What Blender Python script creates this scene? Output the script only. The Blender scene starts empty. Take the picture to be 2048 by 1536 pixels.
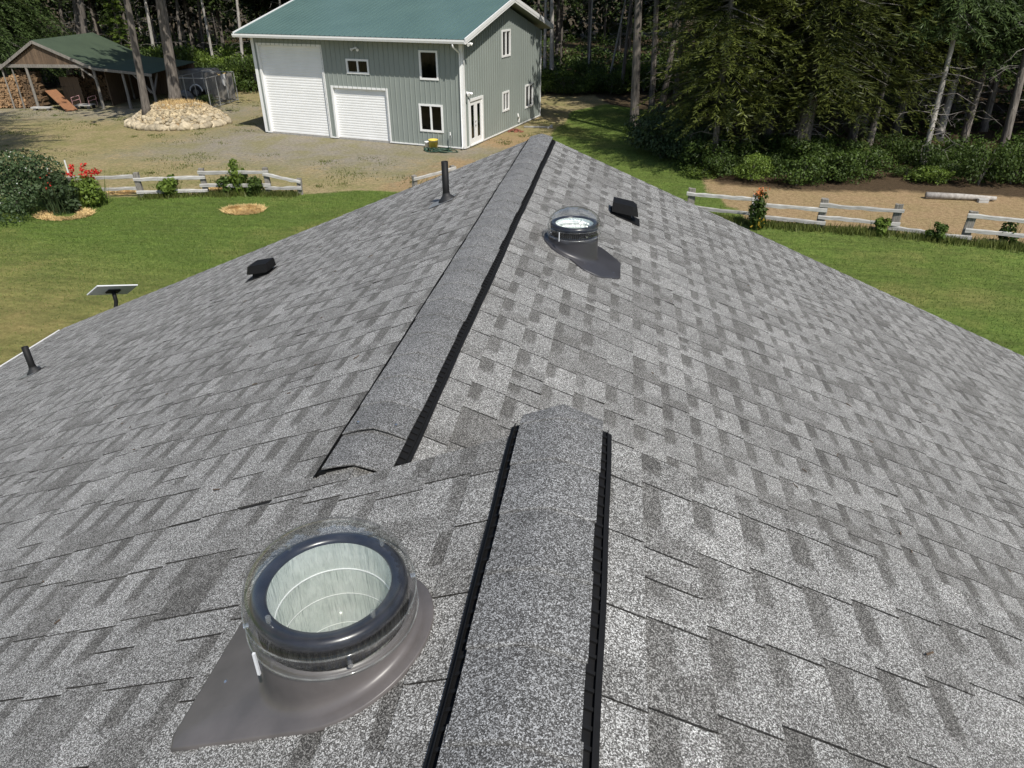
import bpy, math, random
import numpy as np
from mathutils import Vector, Matrix
random.seed(7); rng = np.random.default_rng(7)
SC = bpy.context.scene; COL = SC.collection

# ------------------------------------------------------------------ camera, sky, sun, exposure
FPX = 1407.07                                   # focal length in pixels of the 2048 px wide photograph
PIT, ROL, AZ = math.radians(29.889), math.radians(-0.184), math.radians(8.316)
CAM_Z = 7.6
_F = np.array([-math.sin(AZ)*math.cos(PIT), math.cos(AZ)*math.cos(PIT), -math.sin(PIT)])
_R = np.array([math.cos(AZ), math.sin(AZ), 0.0]); _U = np.cross(_R, _F)
_R, _U = _R*math.cos(ROL)+_U*math.sin(ROL), -_R*math.sin(ROL)+_U*math.cos(ROL)
_O = np.array([0, 0, CAM_Z])
cd = bpy.data.cameras.new('camera'); cam = bpy.data.objects.new('camera', cd); COL.objects.link(cam)
cd.sensor_width = 36; cd.lens = 36*FPX/2048; cd.clip_end = 1000; cd.clip_start = 0.05
M = Matrix.Identity(4)
for i in range(3):
    M[i][0], M[i][1], M[i][2], M[i][3] = _R[i], _U[i], -_F[i], _O[i]
cam.matrix_world = M
SC.camera = cam
SUN_AZ, SUN_EL = math.radians(143), math.radians(53)     # world azimuth from +Y towards +X
world = bpy.data.worlds.new('World'); SC.world = world; world.use_nodes = True
wn = world.node_tree.nodes; wl = world.node_tree.links
sky = wn.new('ShaderNodeTexSky'); sky.sky_type = 'NISHITA'; sky.sun_disc = False
sky.sun_elevation = SUN_EL; sky.sun_rotation = SUN_AZ
wl.new(sky.outputs[0], wn['Background'].inputs[0]); wn['Background'].inputs[1].default_value = 0.11
sd = bpy.data.lights.new('sun', 'SUN'); sd.energy = 4.6; sd.angle = math.radians(0.5); sd.color = (1, .955, .88)
sun = bpy.data.objects.new('sun', sd); COL.objects.link(sun)
SDIR = Vector((math.sin(SUN_AZ)*math.cos(SUN_EL), math.cos(SUN_AZ)*math.cos(SUN_EL), math.sin(SUN_EL)))
sun.rotation_euler = SDIR.to_track_quat('Z', 'Y').to_euler()
SC.view_settings.view_transform = 'Standard'; SC.view_settings.look = 'None'
SC.view_settings.gamma = 1; SC.view_settings.exposure = 0.22
SC.render.engine = 'CYCLES'; SC.cycles.max_bounces = 6; SC.cycles.transparent_max_bounces = 12

# ------------------------------------------------------------------ helpers
def ray(x, y): return _F+_R*(x-1024)/FPX-_U*(y-768)/FPX
def hit(x, y, n, P0):
    d = ray(x, y); n = np.array(n, float); return _O+d*(((np.array(P0)-_O)@n)/(d@n))
def G(x, y, z=0.0): return hit(x, y, (0, 0, 1), (0, 0, z))
def fwd(P): return -math.sin(AZ)*P[0]+math.cos(AZ)*P[1]
def atf(x, y, D): return hit(x, y, (-math.sin(AZ), math.cos(AZ), 0), (-math.sin(AZ)*D, math.cos(AZ)*D, 0))
def proj(P):
    P = np.asarray(P, float)-_O; d = P@_F
    return np.stack([1024+FPX*(P@_R)/d, 768-FPX*(P@_U)/d, d], -1)
def empty(name, loc=(0, 0, 0), label=None, cat=None, group=None, rz=0):
    o = bpy.data.objects.new(name, None); COL.objects.link(o); o.location = loc; o.rotation_euler[2] = rz
    o.empty_display_size = .1
    return tag(o, label, cat, group)
def tag(o, label=None, cat=None, group=None, kind=None):
    if label: o['label'] = label
    if cat: o['category'] = cat
    if group: o['group'] = group
    if kind: o['kind'] = kind
    return o
def mesh(name, V, Fs, mat=None, tone=None, smooth=False):
    me = bpy.data.meshes.new(name)
    V = np.asarray(V, float)
    me.from_pydata(V.tolist(), [], Fs if isinstance(Fs, list) else Fs.tolist())
    if mat is not None: me.materials.append(mat)
    if tone is not None:
        a = me.attributes.new('tone', 'FLOAT', 'POINT'); a.data.foreach_set('value', np.asarray(tone, np.float32))
    if smooth: me.polygons.foreach_set('use_smooth', [True]*len(me.polygons))
    me.update(); return me
def link(name, me, parent=None, loc=None, rz=None, scale=None):
    o = bpy.data.objects.new(name, me); COL.objects.link(o)
    if parent is not None: o.parent = parent
    if loc is not None: o.location = loc
    if rz is not None: o.rotation_euler[2] = rz
    if scale is not None: o.scale = scale
    return o
class MB:
    """collects shapes into one mesh"""
    def __init__(s): s.V = []; s.F = []; s.T = []
    def add(s, V, F, t=1.0):
        n = len(s.V); s.V.extend([tuple(map(float, v)) for v in V]); s.F.extend([tuple(i+n for i in f) for f in F])
        s.T.extend(t if hasattr(t, '__len__') else [t]*len(V)); return s
    def box(s, x0, x1, y0, y1, z0, z1, t=1.0):
        V = [(x0,y0,z0),(x1,y0,z0),(x1,y1,z0),(x0,y1,z0),(x0,y0,z1),(x1,y0,z1),(x1,y1,z1),(x0,y1,z1)]
        return s.add(V, [(0,3,2,1),(4,5,6,7),(0,1,5,4),(1,2,6,5),(2,3,7,6),(3,0,4,7)], t)
    def obox(s, c, ax, ay, az_, hx, hy, hz, t=1.0):
        c, ax, ay, az_ = map(np.array, (c, ax, ay, az_)); V = []
        for k in (-1, 1):
            for i, j in ((-1,-1),(1,-1),(1,1),(-1,1)): V.append(c+ax*hx*i+ay*hy*j+az_*hz*k)
        return s.add(V, [(0,3,2,1),(4,5,6,7),(0,1,5,4),(1,2,6,5),(2,3,7,6),(3,0,4,7)], t)
    def beam(s, a, b, w, h, up=(0,0,1), t=1.0):
        a, b = np.array(a, float), np.array(b, float); d = b-a; L = np.linalg.norm(d); d /= L
        up = np.array(up, float); sd_ = np.cross(d, up); sd_ /= np.linalg.norm(sd_); u2 = np.cross(sd_, d)
        return s.obox((a+b)/2, d, sd_, u2, L/2, w/2, h/2, t)
    def tube(s, pts, rads, n=10, cap=True, t=1.0):
        pts = [np.array(p, float) for p in pts]; base = len(s.V)
        for i, p in enumerate(pts):
            d = pts[min(i+1, len(pts)-1)]-pts[max(i-1, 0)]; d = d/(np.linalg.norm(d)+1e-9)
            a = np.cross(d, (0.31, .95, .05) if abs(d[1]) < .9 else (1, 0, 0)); a /= np.linalg.norm(a); b = np.cross(d, a)
            for k in range(n):
                q = 2*math.pi*k/n; s.V.append(tuple(p+(a*math.cos(q)+b*math.sin(q))*rads[i])); s.T.append(t)
        for i in range(len(pts)-1):
            for k in range(n):
                s.F.append((base+i*n+k, base+i*n+(k+1)%n, base+(i+1)*n+(k+1)%n, base+(i+1)*n+k))
        if cap:
            s.F.append(tuple(base+k for k in range(n))[::-1]); e = base+(len(pts)-1)*n; s.F.append(tuple(e+k for k in range(n)))
        return s
    def lathe(s, prof, n=32, c=(0, 0, 0), t=1.0):
        base = len(s.V)
        for r, z in prof:
            for k in range(n):
                q = 2*math.pi*k/n; s.V.append((c[0]+r*math.cos(q), c[1]+r*math.sin(q), c[2]+z)); s.T.append(t)
        for i in range(len(prof)-1):
            for k in range(n): s.F.append((base+i*n+k, base+i*n+(k+1)%n, base+(i+1)*n+(k+1)%n, base+(i+1)*n+k))
        return s
    def mesh(s, name, mat, smooth=False): return mesh(name, s.V, s.F, mat, s.T, smooth)
    def build(s, name, mat, parent=None, smooth=False, loc=None):
        if loc is not None:
            s.V = [tuple(np.array(v)-np.array(loc)) for v in s.V]
        return link(name, s.mesh(name, mat, smooth), parent, loc)

# ------------------------------------------------------------------ materials
class N:
    def __init__(s, name):
        s.m = bpy.data.materials.new(name); s.m.use_nodes = True; s.t = s.m.node_tree; s.n = s.t.nodes
        s.b = s.n['Principled BSDF']; s.out = s.n['Material Output']
    def new(s, ty, **kw):
        n = s.n.new(ty)
        for k, v in kw.items():
            if k in n.inputs: n.inputs[k].default_value = v
            else: setattr(n, k, v)
        return n
    def l(s, a, b): s.t.links.new(a, b)
    def pos(s): return s.new('ShaderNodeNewGeometry').outputs['Position']
    def obj(s): return s.new('ShaderNodeTexCoord').outputs['Object']
    def noise(s, vec, scale, detail=4, rough=.55):
        n = s.new('ShaderNodeTexNoise', Scale=scale, Detail=detail, Roughness=rough); s.l(vec, n.inputs['Vector']); return n.outputs[0]
    def ramp(s, fac, stops):
        r = s.new('ShaderNodeValToRGB'); e = r.color_ramp.elements
        while len(e) < len(stops): e.new(.5)
        for el, (p, c) in zip(e, stops): el.position = p; el.color = (*c, 1) if len(c) == 3 else c
        s.l(fac, r.inputs[0]); return r.outputs[0]
    def mix(s, fac, a, b, mode='MIX'):
        m = s.new('ShaderNodeMix', data_type='RGBA', blend_type=mode)
        for sock, v in ((m.inputs[0], fac), (m.inputs[6], a), (m.inputs[7], b)):
            if hasattr(v, 'is_linked'): s.l(v, sock)
            elif isinstance(v, (int, float)): sock.default_value = v
            else: sock.default_value = (*v, 1)
        return m.outputs[2]
    def math(s, op, a, b=0.0, clamp=False):
        m = s.new('ShaderNodeMath', operation=op, use_clamp=clamp)
        for i, v in enumerate((a, b)):
            if hasattr(v, 'is_linked'): s.l(v, m.inputs[i])
            else: m.inputs[i].default_value = v
        return m.outputs[0]
    def attr(s, name='tone'): return s.new('ShaderNodeAttribute', attribute_name=name).outputs['Fac']
    def rnd(s): return s.new('ShaderNodeObjectInfo').outputs['Random']
    def bump(s, h, strength=.4, dist=.01):
        b = s.new('ShaderNodeBump', Strength=strength, Distance=dist); s.l(h, b.inputs['Height']); s.l(b.outputs[0], s.b.inputs['Normal'])
    def col(s, c):
        if hasattr(c, 'is_linked'): s.l(c, s.b.inputs['Base Color'])
        else: s.b.inputs['Base Color'].default_value = (*c, 1)
    def set(s, **kw):
        for k, v in kw.items(): s.b.inputs[k.replace('_', ' ')].default_value = v
        return s

def plain(name, c1, c2=None, scale=8, rough=.6, metal=0.0, bump=0.0, stretch=None, tone=False, rnd=.0, pos=False):
    k = N(name); v = k.pos() if pos else k.obj()
    if stretch:
        mp = k.new('ShaderNodeMapping'); mp.inputs['Scale'].default_value = stretch; k.l(v, mp.inputs[0]); v = mp.outputs[0]
    c2 = c2 or tuple(x*.82 for x in c1)
    nz = k.noise(v, scale, 6, .6); c = k.ramp(nz, [(.3, c2), (.68, c1)])
    if tone: c = k.mix(1.0, c, k.attr(), 'MULTIPLY')
    if rnd:
        r = k.math('MULTIPLY_ADD', k.rnd(), rnd); k.n[-1].inputs[2].default_value = 1-rnd/2; c = k.mix(1.0, c, r, 'MULTIPLY')
    k.col(c); k.set(Roughness=rough, Metallic=metal)
    if bump: k.bump(nz, bump, .02)
    return k.m

def shingle_mat(name, mult=1.0, warm=(1, .985, .955)):
    k = N(name); p = k.pos()
    v = k.new('ShaderNodeTexVoronoi', Scale=360); k.l(p, v.inputs['Vector'])
    v2 = k.new('ShaderNodeTexVoronoi', Scale=640); k.l(p, v2.inputs['Vector'])
    sep = k.new('ShaderNodeSeparateColor'); k.l(v.outputs['Color'], sep.inputs[0])
    sep2 = k.new('ShaderNodeSeparateColor'); k.l(v2.outputs['Color'], sep2.inputs[0])
    val = k.math('ADD', k.math('MULTIPLY', sep.outputs[0], .62), k.math('MULTIPLY', sep2.outputs[1], .38))
    g = k.ramp(val, [(.0, (.030,)*3), (.34, (.066, .064, .060)), (.54, (.165, .162, .157)), (.70, (.40, .405, .402)), (.90, (.74, .75, .75))])
    big = k.noise(p, 3.2, 3, .6); mid = k.noise(p, 14, 3, .6)
    t = k.math('MULTIPLY', k.attr(), k.math('ADD', k.math('MULTIPLY', k.math('SUBTRACT', mid, .5), .45), 1.0))
    t = k.math('MULTIPLY', t, k.math('ADD', k.math('MULTIPLY', big, .5), .75))
    t = k.math('MULTIPLY', t, mult)
    c = k.mix(1.0, k.mix(1.0, g, t, 'MULTIPLY'), (k.ramp(t, [(.42, (1.0, .962, .905)), (.85, warm)]) if mult > .9 else warm), 'MULTIPLY')
    k.col(c); k.set(Roughness=.85)
    k.bump(val, .55, .004)
    return k.m

MAT = {}
MAT['shingle'] = shingle_mat('shingle_granules', .915)
MAT['cap'] = shingle_mat('cap_granules', .64, (1, 1, 1.0))
MAT['black_plastic'] = plain('black_vent_plastic', (.009, .009, .0095), (.006, .006, .006), 30, .6); MAT['black_plastic'].node_tree.nodes['Principled BSDF'].inputs['Specular IOR Level'].default_value = .2
MAT['pipe'] = plain('black_pipe', (.011, .011, .0115), (.007, .007, .007), 12, .6); MAT['pipe'].node_tree.nodes['Principled BSDF'].inputs['Specular IOR Level'].default_value = .2
MAT['boot'] = plain('rubber_boot', (.016, .016, .0165), (.010, .010, .010), 20, .65)
MAT['flash_light'] = plain('taupe_flashing', (.116, .105, .102), (.082, .075, .073), 9, .40, .0)
MAT['flash_dark'] = plain('dark_flashing', (.042, .041, .046), (.032, .031, .034), 5, .4, .0)  # same flashing product as the lighter one, given a darker tone
MAT['ring'] = plain('dark_ring', (.012, .014, .024), (.008, .009, .014), 40, .28)
MAT['screw'] = plain('screw_steel', (.7, .7, .7), (.5, .5, .5), 50, .25, .9)
MAT['seam'] = plain('bright_seam', (.92, .93, .92), (.85, .86, .85), 30, .3, .3)
MAT['white_metal'] = plain('white_trim', (.78, .78, .77), (.72, .72, .70), 3, .4, pos=True)
MAT['roll'] = plain('white_rollup', (.80, .80, .79), (.73, .73, .71), 1.2, .45, pos=True)
MAT['siding'] = plain('grey_green_siding', (.245, .272, .250), (.222, .248, .228), .6, .5, pos=True)
MAT['barn_roof'] = plain('green_roof_metal', (.085, .142, .128), (.07, .12, .11), .5, .36, pos=True)
MAT['concrete'] = plain('concrete', (.36, .35, .33), (.25, .24, .22), 6, .9, bump=.3)
MAT['old_wood'] = plain('weathered_wood', (.50, .49, .46), (.20, .19, .175), 9, .85, bump=.5, stretch=(.25, 3, 3), rnd=.35)
MAT['post_wood'] = plain('weathered_post', (.27, .25, .22), (.11, .10, .085), 9, .85, bump=.5, stretch=(3, 3, .3), rnd=.3)
MAT['shed_wood'] = plain('brown_board', (.15, .10, .062), (.07, .048, .03), 7, .85, bump=.3, stretch=(4, 4, .3), rnd=.5)
MAT['plank'] = plain('orange_plank', (.27, .125, .055), (.17, .08, .04), 5, .7, stretch=(.4, 3, 3))
MAT['shed_roof'] = plain('shed_green_metal', (.056, .078, .048), (.042, .060, .038), .9, .5, pos=True)
MAT['log'] = plain('firewood', (.42, .26, .13), (.15, .09, .05), 8, .85, tone=True, pos=True)
MAT['stone'] = plain('fieldstone', (.46, .39, .27), (.25, .21, .145), 3, .9, bump=.5, rnd=.7)
MAT['rubble'] = plain('small_stone', (.50, .41, .26), (.27, .215, .135), 5, .9, bump=.4, tone=True, pos=True)
MAT['bark'] = plain('conifer_bark', (.20, .175, .15), (.040, .034, .029), 6, .95, bump=1.0, stretch=(2.4, 2.4, .3), rnd=.35)
MAT['bark_pale'] = plain('pale_bark', (.46, .43, .39), (.22, .20, .175), 5, .9, bump=.6, stretch=(1.5, 1.5, .5), rnd=.25)
MAT['twig'] = plain('dead_twig', (.20, .18, .16), (.11, .10, .09), 6, .9)
MAT['straw'] = plain('dry_straw', (.66, .48, .22), (.48, .34, .15), 10, .9, tone=True)
MAT['dish'] = plain('dish_white', (.62, .63, .65), (.58, .59, .6), 4, .4)
MAT['grey_paint'] = plain('grey_body', (.17, .17, .165), (.10, .10, .095), 2, .6)
MAT['wire'] = plain('dull_wire', (.16, .16, .16), (.1, .1, .1), 14, .5, .3)
MAT['tyre'] = plain('tyre', (.02, .02, .02), (.015, .015, .015), 20, .8)
MAT['galv'] = plain('galvanised', (.40, .41, .41), (.3, .3, .3), 14, .4, .5)
MAT['yellow'] = plain('yellow_plastic', (.75, .60, .10), (.68, .52, .08), 6, .5)
MAT['hose'] = plain('green_hose', (.03, .07, .045), (.02, .05, .03), 6, .5)
MAT['brick'] = plain('red_brick', (.30, .12, .08), (.2, .08, .05), 9, .9)
MAT['wall_paint'] = plain('house_siding', (.45, .44, .41), (.4, .39, .36), 3, .7)
MAT['dark'] = plain('painted_dark_interior', (.03, .03, .03), (.02, .02, .02), 5, .8)

def glass(name, tint, ior=1.5, rough=.02, dirt=0.0):
    k = N(name); tr = k.new('ShaderNodeBsdfTransparent', Color=(*tint, 1)); gl = k.new('ShaderNodeBsdfGlossy', Roughness=rough)
    lw = k.new('ShaderNodeLayerWeight', Blend=.5); mx = k.new('ShaderNodeMixShader')     # Schlick reflectance, same from both faces
    f5 = k.math('POWER', lw.outputs['Facing'], 2.6); fr = k.math('ADD', k.math('MULTIPLY', f5, .7), .03)
    k.l(fr, mx.inputs[0]); k.l(tr.outputs[0], mx.inputs[1]); k.l(gl.outputs[0], mx.inputs[2])
    if dirt:
        df = k.new('ShaderNodeBsdfDiffuse', Color=(.75, .75, .72, 1)); m2 = k.new('ShaderNodeMixShader')
        nz = k.noise(k.pos(), 22, 5); k.l(k.math('MULTIPLY', k.math('POWER', nz, 2), dirt*3), m2.inputs[0])
        k.l(mx.outputs[0], m2.inputs[1]); k.l(df.outputs[0], m2.inputs[2]); mx = m2
    k.l(mx.outputs[0], k.out.inputs[0]); return k.m
MAT['dome'] = glass('clear_acrylic', (.96, .97, .965), 1.45, .02, .02)
MAT['acrylic_edge'] = glass('acrylic_edge', (.9, .92, .91), 1.5, .1, .10)
MAT['pane'] = glass('window_glass', (.35, .37, .36), 1.5, .01)
k = N('mirror_tube'); nz = k.noise(k.obj(), 14, 3); k.col(k.ramp(nz, [(.3, (.70, .76, .71)), (.7, (.93, .97, .93))])); k.set(Roughness=.22, Metallic=.55)
mp = k.new('ShaderNodeMapping'); mp.inputs['Scale'].default_value = (30, 30, 3); k.l(k.obj(), mp.inputs[0]); k.bump(k.noise(mp.outputs[0], 1.5, 4), 1.0, .03)
MAT['mirror'] = k.m
k = N('diffuser'); k.col((.72, .75, .74)); k.set(Roughness=.25); MAT['diffuser'] = k.m

def leaf_mat(name, c_dark, c_light, trans=.28, rough=.5, rnd=.2):
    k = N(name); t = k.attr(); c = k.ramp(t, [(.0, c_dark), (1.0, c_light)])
    r = k.math('MULTIPLY', k.rnd(), rnd*2); r = k.math('ADD', r, 1-rnd); c = k.mix(1.0, c, r, 'MULTIPLY')
    k.col(c); k.set(Roughness=rough); k.b.inputs['Specular IOR Level'].default_value = .25
    tl = k.new('ShaderNodeBsdfTranslucent'); k.l(c, tl.inputs[0]); mx = k.new('ShaderNodeMixShader', Fac=trans)
    k.l(k.b.outputs[0], mx.inputs[1]); k.l(tl.outputs[0], mx.inputs[2]); k.l(mx.outputs[0], k.out.inputs[0]); return k.m
MAT['needle'] = leaf_mat('conifer_needles', (.012, .020, .005), (.125, .145, .028), .25)
MAT['needle_far'] = leaf_mat('far_needles', (.012, .021, .007), (.045, .068, .016), .2)
MAT['cedar'] = leaf_mat('cedar_spray', (.03, .05, .015), (.10, .15, .045), .25)
MAT['leaf'] = leaf_mat('bush_leaves', (.014, .030, .007), (.085, .13, .025), .28)
MAT['leaf_bright'] = leaf_mat('bright_leaves', (.04, .075, .013), (.17, .235, .04), .32)
MAT['leaf_dark'] = leaf_mat('dark_bush_leaves', (.018, .036, .012), (.075, .11, .045), .2)
MAT['grass_blade'] = leaf_mat('grass_blades', (.05, .075, .014), (.15, .17, .045), .3)
MAT['petal_red'] = leaf_mat('red_petals', (.45, .012, .012), (.75, .05, .04), .3)
MAT['petal_orange'] = leaf_mat('orange_petals', (.6, .16, .05), (.75, .30, .12), .3)
MAT['petal_yellow'] = leaf_mat('yellow_petals', (.6, .33, .03), (.8, .55, .08), .3)
MAT['petal_white'] = leaf_mat('white_petals', (.5, .5, .45), (.75, .75, .7), .3)

# ground: one material driven by three painted masks (lawn, gravel, duff); the rest is dry grass
def ground_mat():
    k = N('ground_cover'); p = k.pos()
    n1 = k.noise(p, .55, 5, .62); n2 = k.noise(p, 2.6, 5, .65); n3 = k.noise(p, 6.5, 5, .72); n4 = k.noise(p, 26, 3, .7); n0 = k.noise(p, .16, 4, .6)
    wig = k.math('MULTIPLY', k.math('SUBTRACT', k.math('ADD', n1, n2), 1.0), .55)
    def mask(a, g=1.0):
        return k.math('SMOOTH_MIN', k.math('MULTIPLY', k.math('SUBTRACT', k.math('ADD', k.attr(a), k.math('MULTIPLY', wig, g)), .36), 3.2/g, True), 1.0)
    lawn, grav, duff = mask('lawn'), mask('gravel', 1.9), mask('duff')
    fine = k.math('ADD', k.math('MULTIPLY', n3, .6), k.math('MULTIPLY', n4, .4))
    gr = k.ramp(fine, [(.32, (.031, .064, .008)), (.5, (.076, .134, .020)), (.70, (.155, .225, .045))])
    gr = k.mix(k.ramp(n2, [(.35, (0,)*3), (.7, (.55,)*3)]), gr, k.ramp(fine, [(.32, (.052, .078, .013)), (.7, (.175, .21, .05))]))
    dryp = k.math('ADD', k.math('MULTIPLY', n0, .75), k.math('MULTIPLY', n1, .35))
    dry_l = k.math('ADD', k.ramp(dryp, [(.58, (0,)*3), (.72, (.5,)*3)]), k.math('MULTIPLY', k.attr('worn'), k.math('MULTIPLY', n1, 1.7)), True)
    gr = k.mix(dry_l, gr, k.ramp(fine, [(.32, (.125, .100, .034)), (.7, (.29, .235, .095))]))
    dg = k.ramp(fine, [(.30, (.11, .088, .045)), (.5, (.28, .225, .12)), (.72, (.47, .385, .215))])
    gp = k.math('MULTIPLY', k.ramp(k.math('ADD', k.math('MULTIPLY', n1, .6), k.math('MULTIPLY', n2, .4)), [(.42, (0,)*3), (.62, (.75,)*3)]), k.math('SUBTRACT', 1.0, k.math('MULTIPLY', k.attr('tan'), .65)))
    dg = k.mix(k.math('MULTIPLY', k.attr('tan'), .75), dg, k.ramp(fine, [(.30, (.14, .085, .045)), (.5, (.30, .20, .112)), (.72, (.48, .35, .205))]))
    dg = k.mix(gp, dg, k.ramp(fine, [(.32, (.075, .088, .024)), (.7, (.25, .245, .085))]))
    gv = k.ramp(fine, [(.30, (.095, .088, .075)), (.5, (.225, .205, .17)), (.72, (.40, .365, .31))])
    gv = k.mix(k.ramp(n1, [(.42, (0,)*3), (.62, (.72,)*3)]), gv, k.ramp(fine, [(.32, (.11, .105, .045)), (.7, (.31, .275, .13))]))
    df = k.ramp(fine, [(.32, (.020, .014, .008)), (.55, (.055, .037, .022)), (.75, (.115, .078, .048))])
    mpg = k.new('ShaderNodeMapping'); mpg.inputs['Scale'].default_value = (.35, 1.6, 1); mpg.inputs['Rotation'].default_value = (0, 0, .25); k.l(p, mpg.inputs[0]); stk = k.noise(mpg.outputs[0], 2.2, 4, .6)
    vr = k.math('ADD', k.math('MULTIPLY', k.math('ADD', n1, k.math('MULTIPLY', stk, 1.5)), .85), -.06); gr = k.mix(1.0, gr, vr, 'MULTIPLY')
    c = k.mix(grav, dg, gv); c = k.mix(duff, c, df); c = k.mix(lawn, c, gr)
    k.col(c); k.set(Roughness=.95); k.b.inputs['Specular IOR Level'].default_value = .15
    k.bump(k.math('ADD', n3, k.math('MULTIPLY', n4, .6)), .8, .05); return k.m
MAT['ground'] = ground_mat()

# ------------------------------------------------------------------ ground
def seg_side(P, poly):
    """signed test: below (towards -Y of) a polyline y(x)"""
    xs, ys = zip(*poly); return np.interp(P[..., 0], xs, ys)-P[..., 1]
gx = np.concatenate([np.arange(-340, -70, 9.), np.arange(-70, 46, .5), np.arange(46, 341, 9.)])
gy = np.concatenate([np.arange(-90, -14, 6.), np.arange(-14, 66, .5), np.arange(66, 420, 9.)])
XX, YY = np.meshgrid(gx, gy); P2 = np.stack([XX, YY], -1)
def soft(d, w=.9): return np.clip(.5+d/(2*w), 0, 1)
FL = [G(x, y)[:2] for x, y in ((60, 398), (284, 394), (413, 389), (539, 387.5), (602, 389))]      # left fence posts
FR = [G(x, y)[:2] for x, y in ((1378, 431), (1505, 445), (1638, 457), (1784, 466), (1928, 483), (2075, 497))]  # right fence posts
lawn_edge = [(-300, 20), (-26, 24.8)]+[tuple(p) for p in FL[1:]]+[(-10.5, 28.3), (-6.5, 28.0), (-5.0, 29.5), (-4.2, 36), (-3.0, 50), (-1, 53), (2.5, 50), (3.6, 33), (4.0, 29.5)]
lawn_edge = [tuple(map(float, p)) for p in lawn_edge]
le = sorted(lawn_edge+[tuple(map(float, p)) for p in FR[1:]]+[(300, 5)])
LAWN = soft(seg_side(P2, le), .5)
ba = math.radians(14.263); BU = np.array([-math.cos(ba), math.sin(ba), 0]); BW = np.array([math.sin(ba), math.cos(ba), 0]); BC = np.array([-7.757, 36.708, 0])
lu = (XX-BC[0])*BU[0]+(YY-BC[1])*BU[1]; lw_ = (XX-BC[0])*BW[0]+(YY-BC[1])*BW[1]
GRAV = soft(np.minimum.reduce([lu+.3, 16.5-lu, lw_+7.2+.10*(lu-4), 2.5-lw_]), 3.2)
GRAV = np.maximum(GRAV, .8*soft(np.minimum.reduce([-22-XX, XX+44, YY-41.5-.10*(XX+30), 51-YY]), 3.0)) 
GRAV = np.maximum(GRAV, .9*soft(np.minimum.reduce([lu+2.5, 1.2-lu, lw_+2.2, 1.2-lw_]), .8))
edge_r = [(-5, 62), (-2, 58), (1.5, 43), (3.2, 37.5), (4.5, 31.2), (8, 30.6), (12, 31), (20, 30.2), (60, 29)]
DUFF = np.where(XX > -4, soft(-seg_side(P2, edge_r), .9), 0)
DUFF = np.maximum(DUFF, soft(YY-58-2*np.sin(XX*.13), 3.0)*np.where(XX < 0, 1, .9))
DUFF = np.maximum(DUFF, soft(-44-XX, 2)*soft(YY-44, 3))
TAN = np.where(XX > 3.5, 1.0, 0)*soft(YY-20, 1)
TAN = np.maximum(TAN, soft(np.minimum(-lu+6, lu+11), 1)*soft(5-lw_, 1)*(lu < 0))
WORN = soft(np.minimum.reduce([-9-XX, XX+20, YY-6, 16.5-YY-.3*(XX+12)]), 2.5)*.85
LAWN = np.where((XX < -30), LAWN*.0, LAWN)
nv = XX.size; idx = np.arange(nv).reshape(XX.shape)
quads = np.stack([idx[:-1, :-1], idx[:-1, 1:], idx[1:, 1:], idx[1:, :-1]], -1).reshape(-1, 4)
Vg = np.stack([XX, YY, np.zeros_like(XX)], -1).reshape(-1, 3)
attrs = dict(lawn=LAWN, gravel=GRAV, duff=DUFF, tan=TAN, worn=WORN)
def favg(a): return a.reshape(-1)[quads].mean(1)
cl = np.zeros(len(quads), int)
cl[favg(GRAV) > .45] = 1; cl[favg(DUFF) > .5] = 2; cl[favg(LAWN) > .5] = 3
for c, nm in enumerate(('dry_grass_ground', 'gravel_yard', 'forest_floor', 'lawn')):
    q = quads[cl == c]; used, inv = np.unique(q, return_inverse=True)
    me = mesh(nm, Vg[used], inv.reshape(-1, 4), MAT['ground'])
    for an, av in attrs.items():
        at = me.attributes.new(an, 'FLOAT', 'POINT'); at.data.foreach_set('value', av.reshape(-1)[used].astype(np.float32))
    tag(link(nm, me), kind='structure')

# ------------------------------------------------------------------ the house roof we stand on
S = .412; CS = math.hypot(1, S); XN, ZN = -.125, 6.3; D = .79; XF, ZF = XN-D, ZN-S*D
YSTEP, YEND, YBACK = 2.0, 8.80, -4.5; HW = 7.35; EXPO = .179
XL = XF-HW; ZLe = ZF-S*HW; XR = XF+HW
house = empty('house', (0, 3, 0), 'house under a grey asphalt shingle roof with black ridge vents', 'house')
def hpart(o): o.parent = house; o.matrix_parent_inverse = Matrix.Translation((0, -3, 0)); return o
def slab(name, xa, za, xb, zb, y0, y1, mat, th=.10):
    V = []
    for y in (y0, y1):
        for x, z in ((xa, za), (xb, zb), (xb, zb-th), (xa, za-th)): V.append((x, y, z))
    F = [(0, 1, 2, 3), (7, 6, 5, 4), (0, 4, 5, 1), (1, 5, 6, 2), (2, 6, 7, 3), (3, 7, 4, 0)]
    return hpart(link(name, mesh(name, V, F, mat)))
MAT['deck'] = shingle_mat('deck_felt', .10)
roof = slab('roof', XL, ZLe, XF, ZF, YBACK, YEND, MAT['deck'])
TX, TY, TH = -.62, 1.165, .15                         # the near light tube passes through the roof here
slab('roof_deck', XF, ZF, XN, ZN, YBACK, TY-TH, MAT['deck']); slab('roof_deck', XF, ZF, XN, ZN, TY+TH, YSTEP, MAT['deck'])
slab('roof_deck', XF, ZF, TX-TH, ZN-S*(XN-TX+TH), TY-TH, TY+TH, MAT['deck']); slab('roof_deck', TX+TH, ZN-S*(XN-TX-TH), XN, ZN, TY-TH, TY+TH, MAT['deck'])
slab('roof_deck', XN, ZN, XR, ZN-S*(XR-XN), YBACK, YSTEP, MAT['deck'])
slab('roof_deck', XF, ZF, XR, ZF-S*HW, YSTEP-.3, YEND, MAT['deck'])
w = MB()   # walls: one closed body under the eaves, gable ends and the small step wall
zl, zr = ZLe-.16, ZF-S*HW-.16
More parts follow.
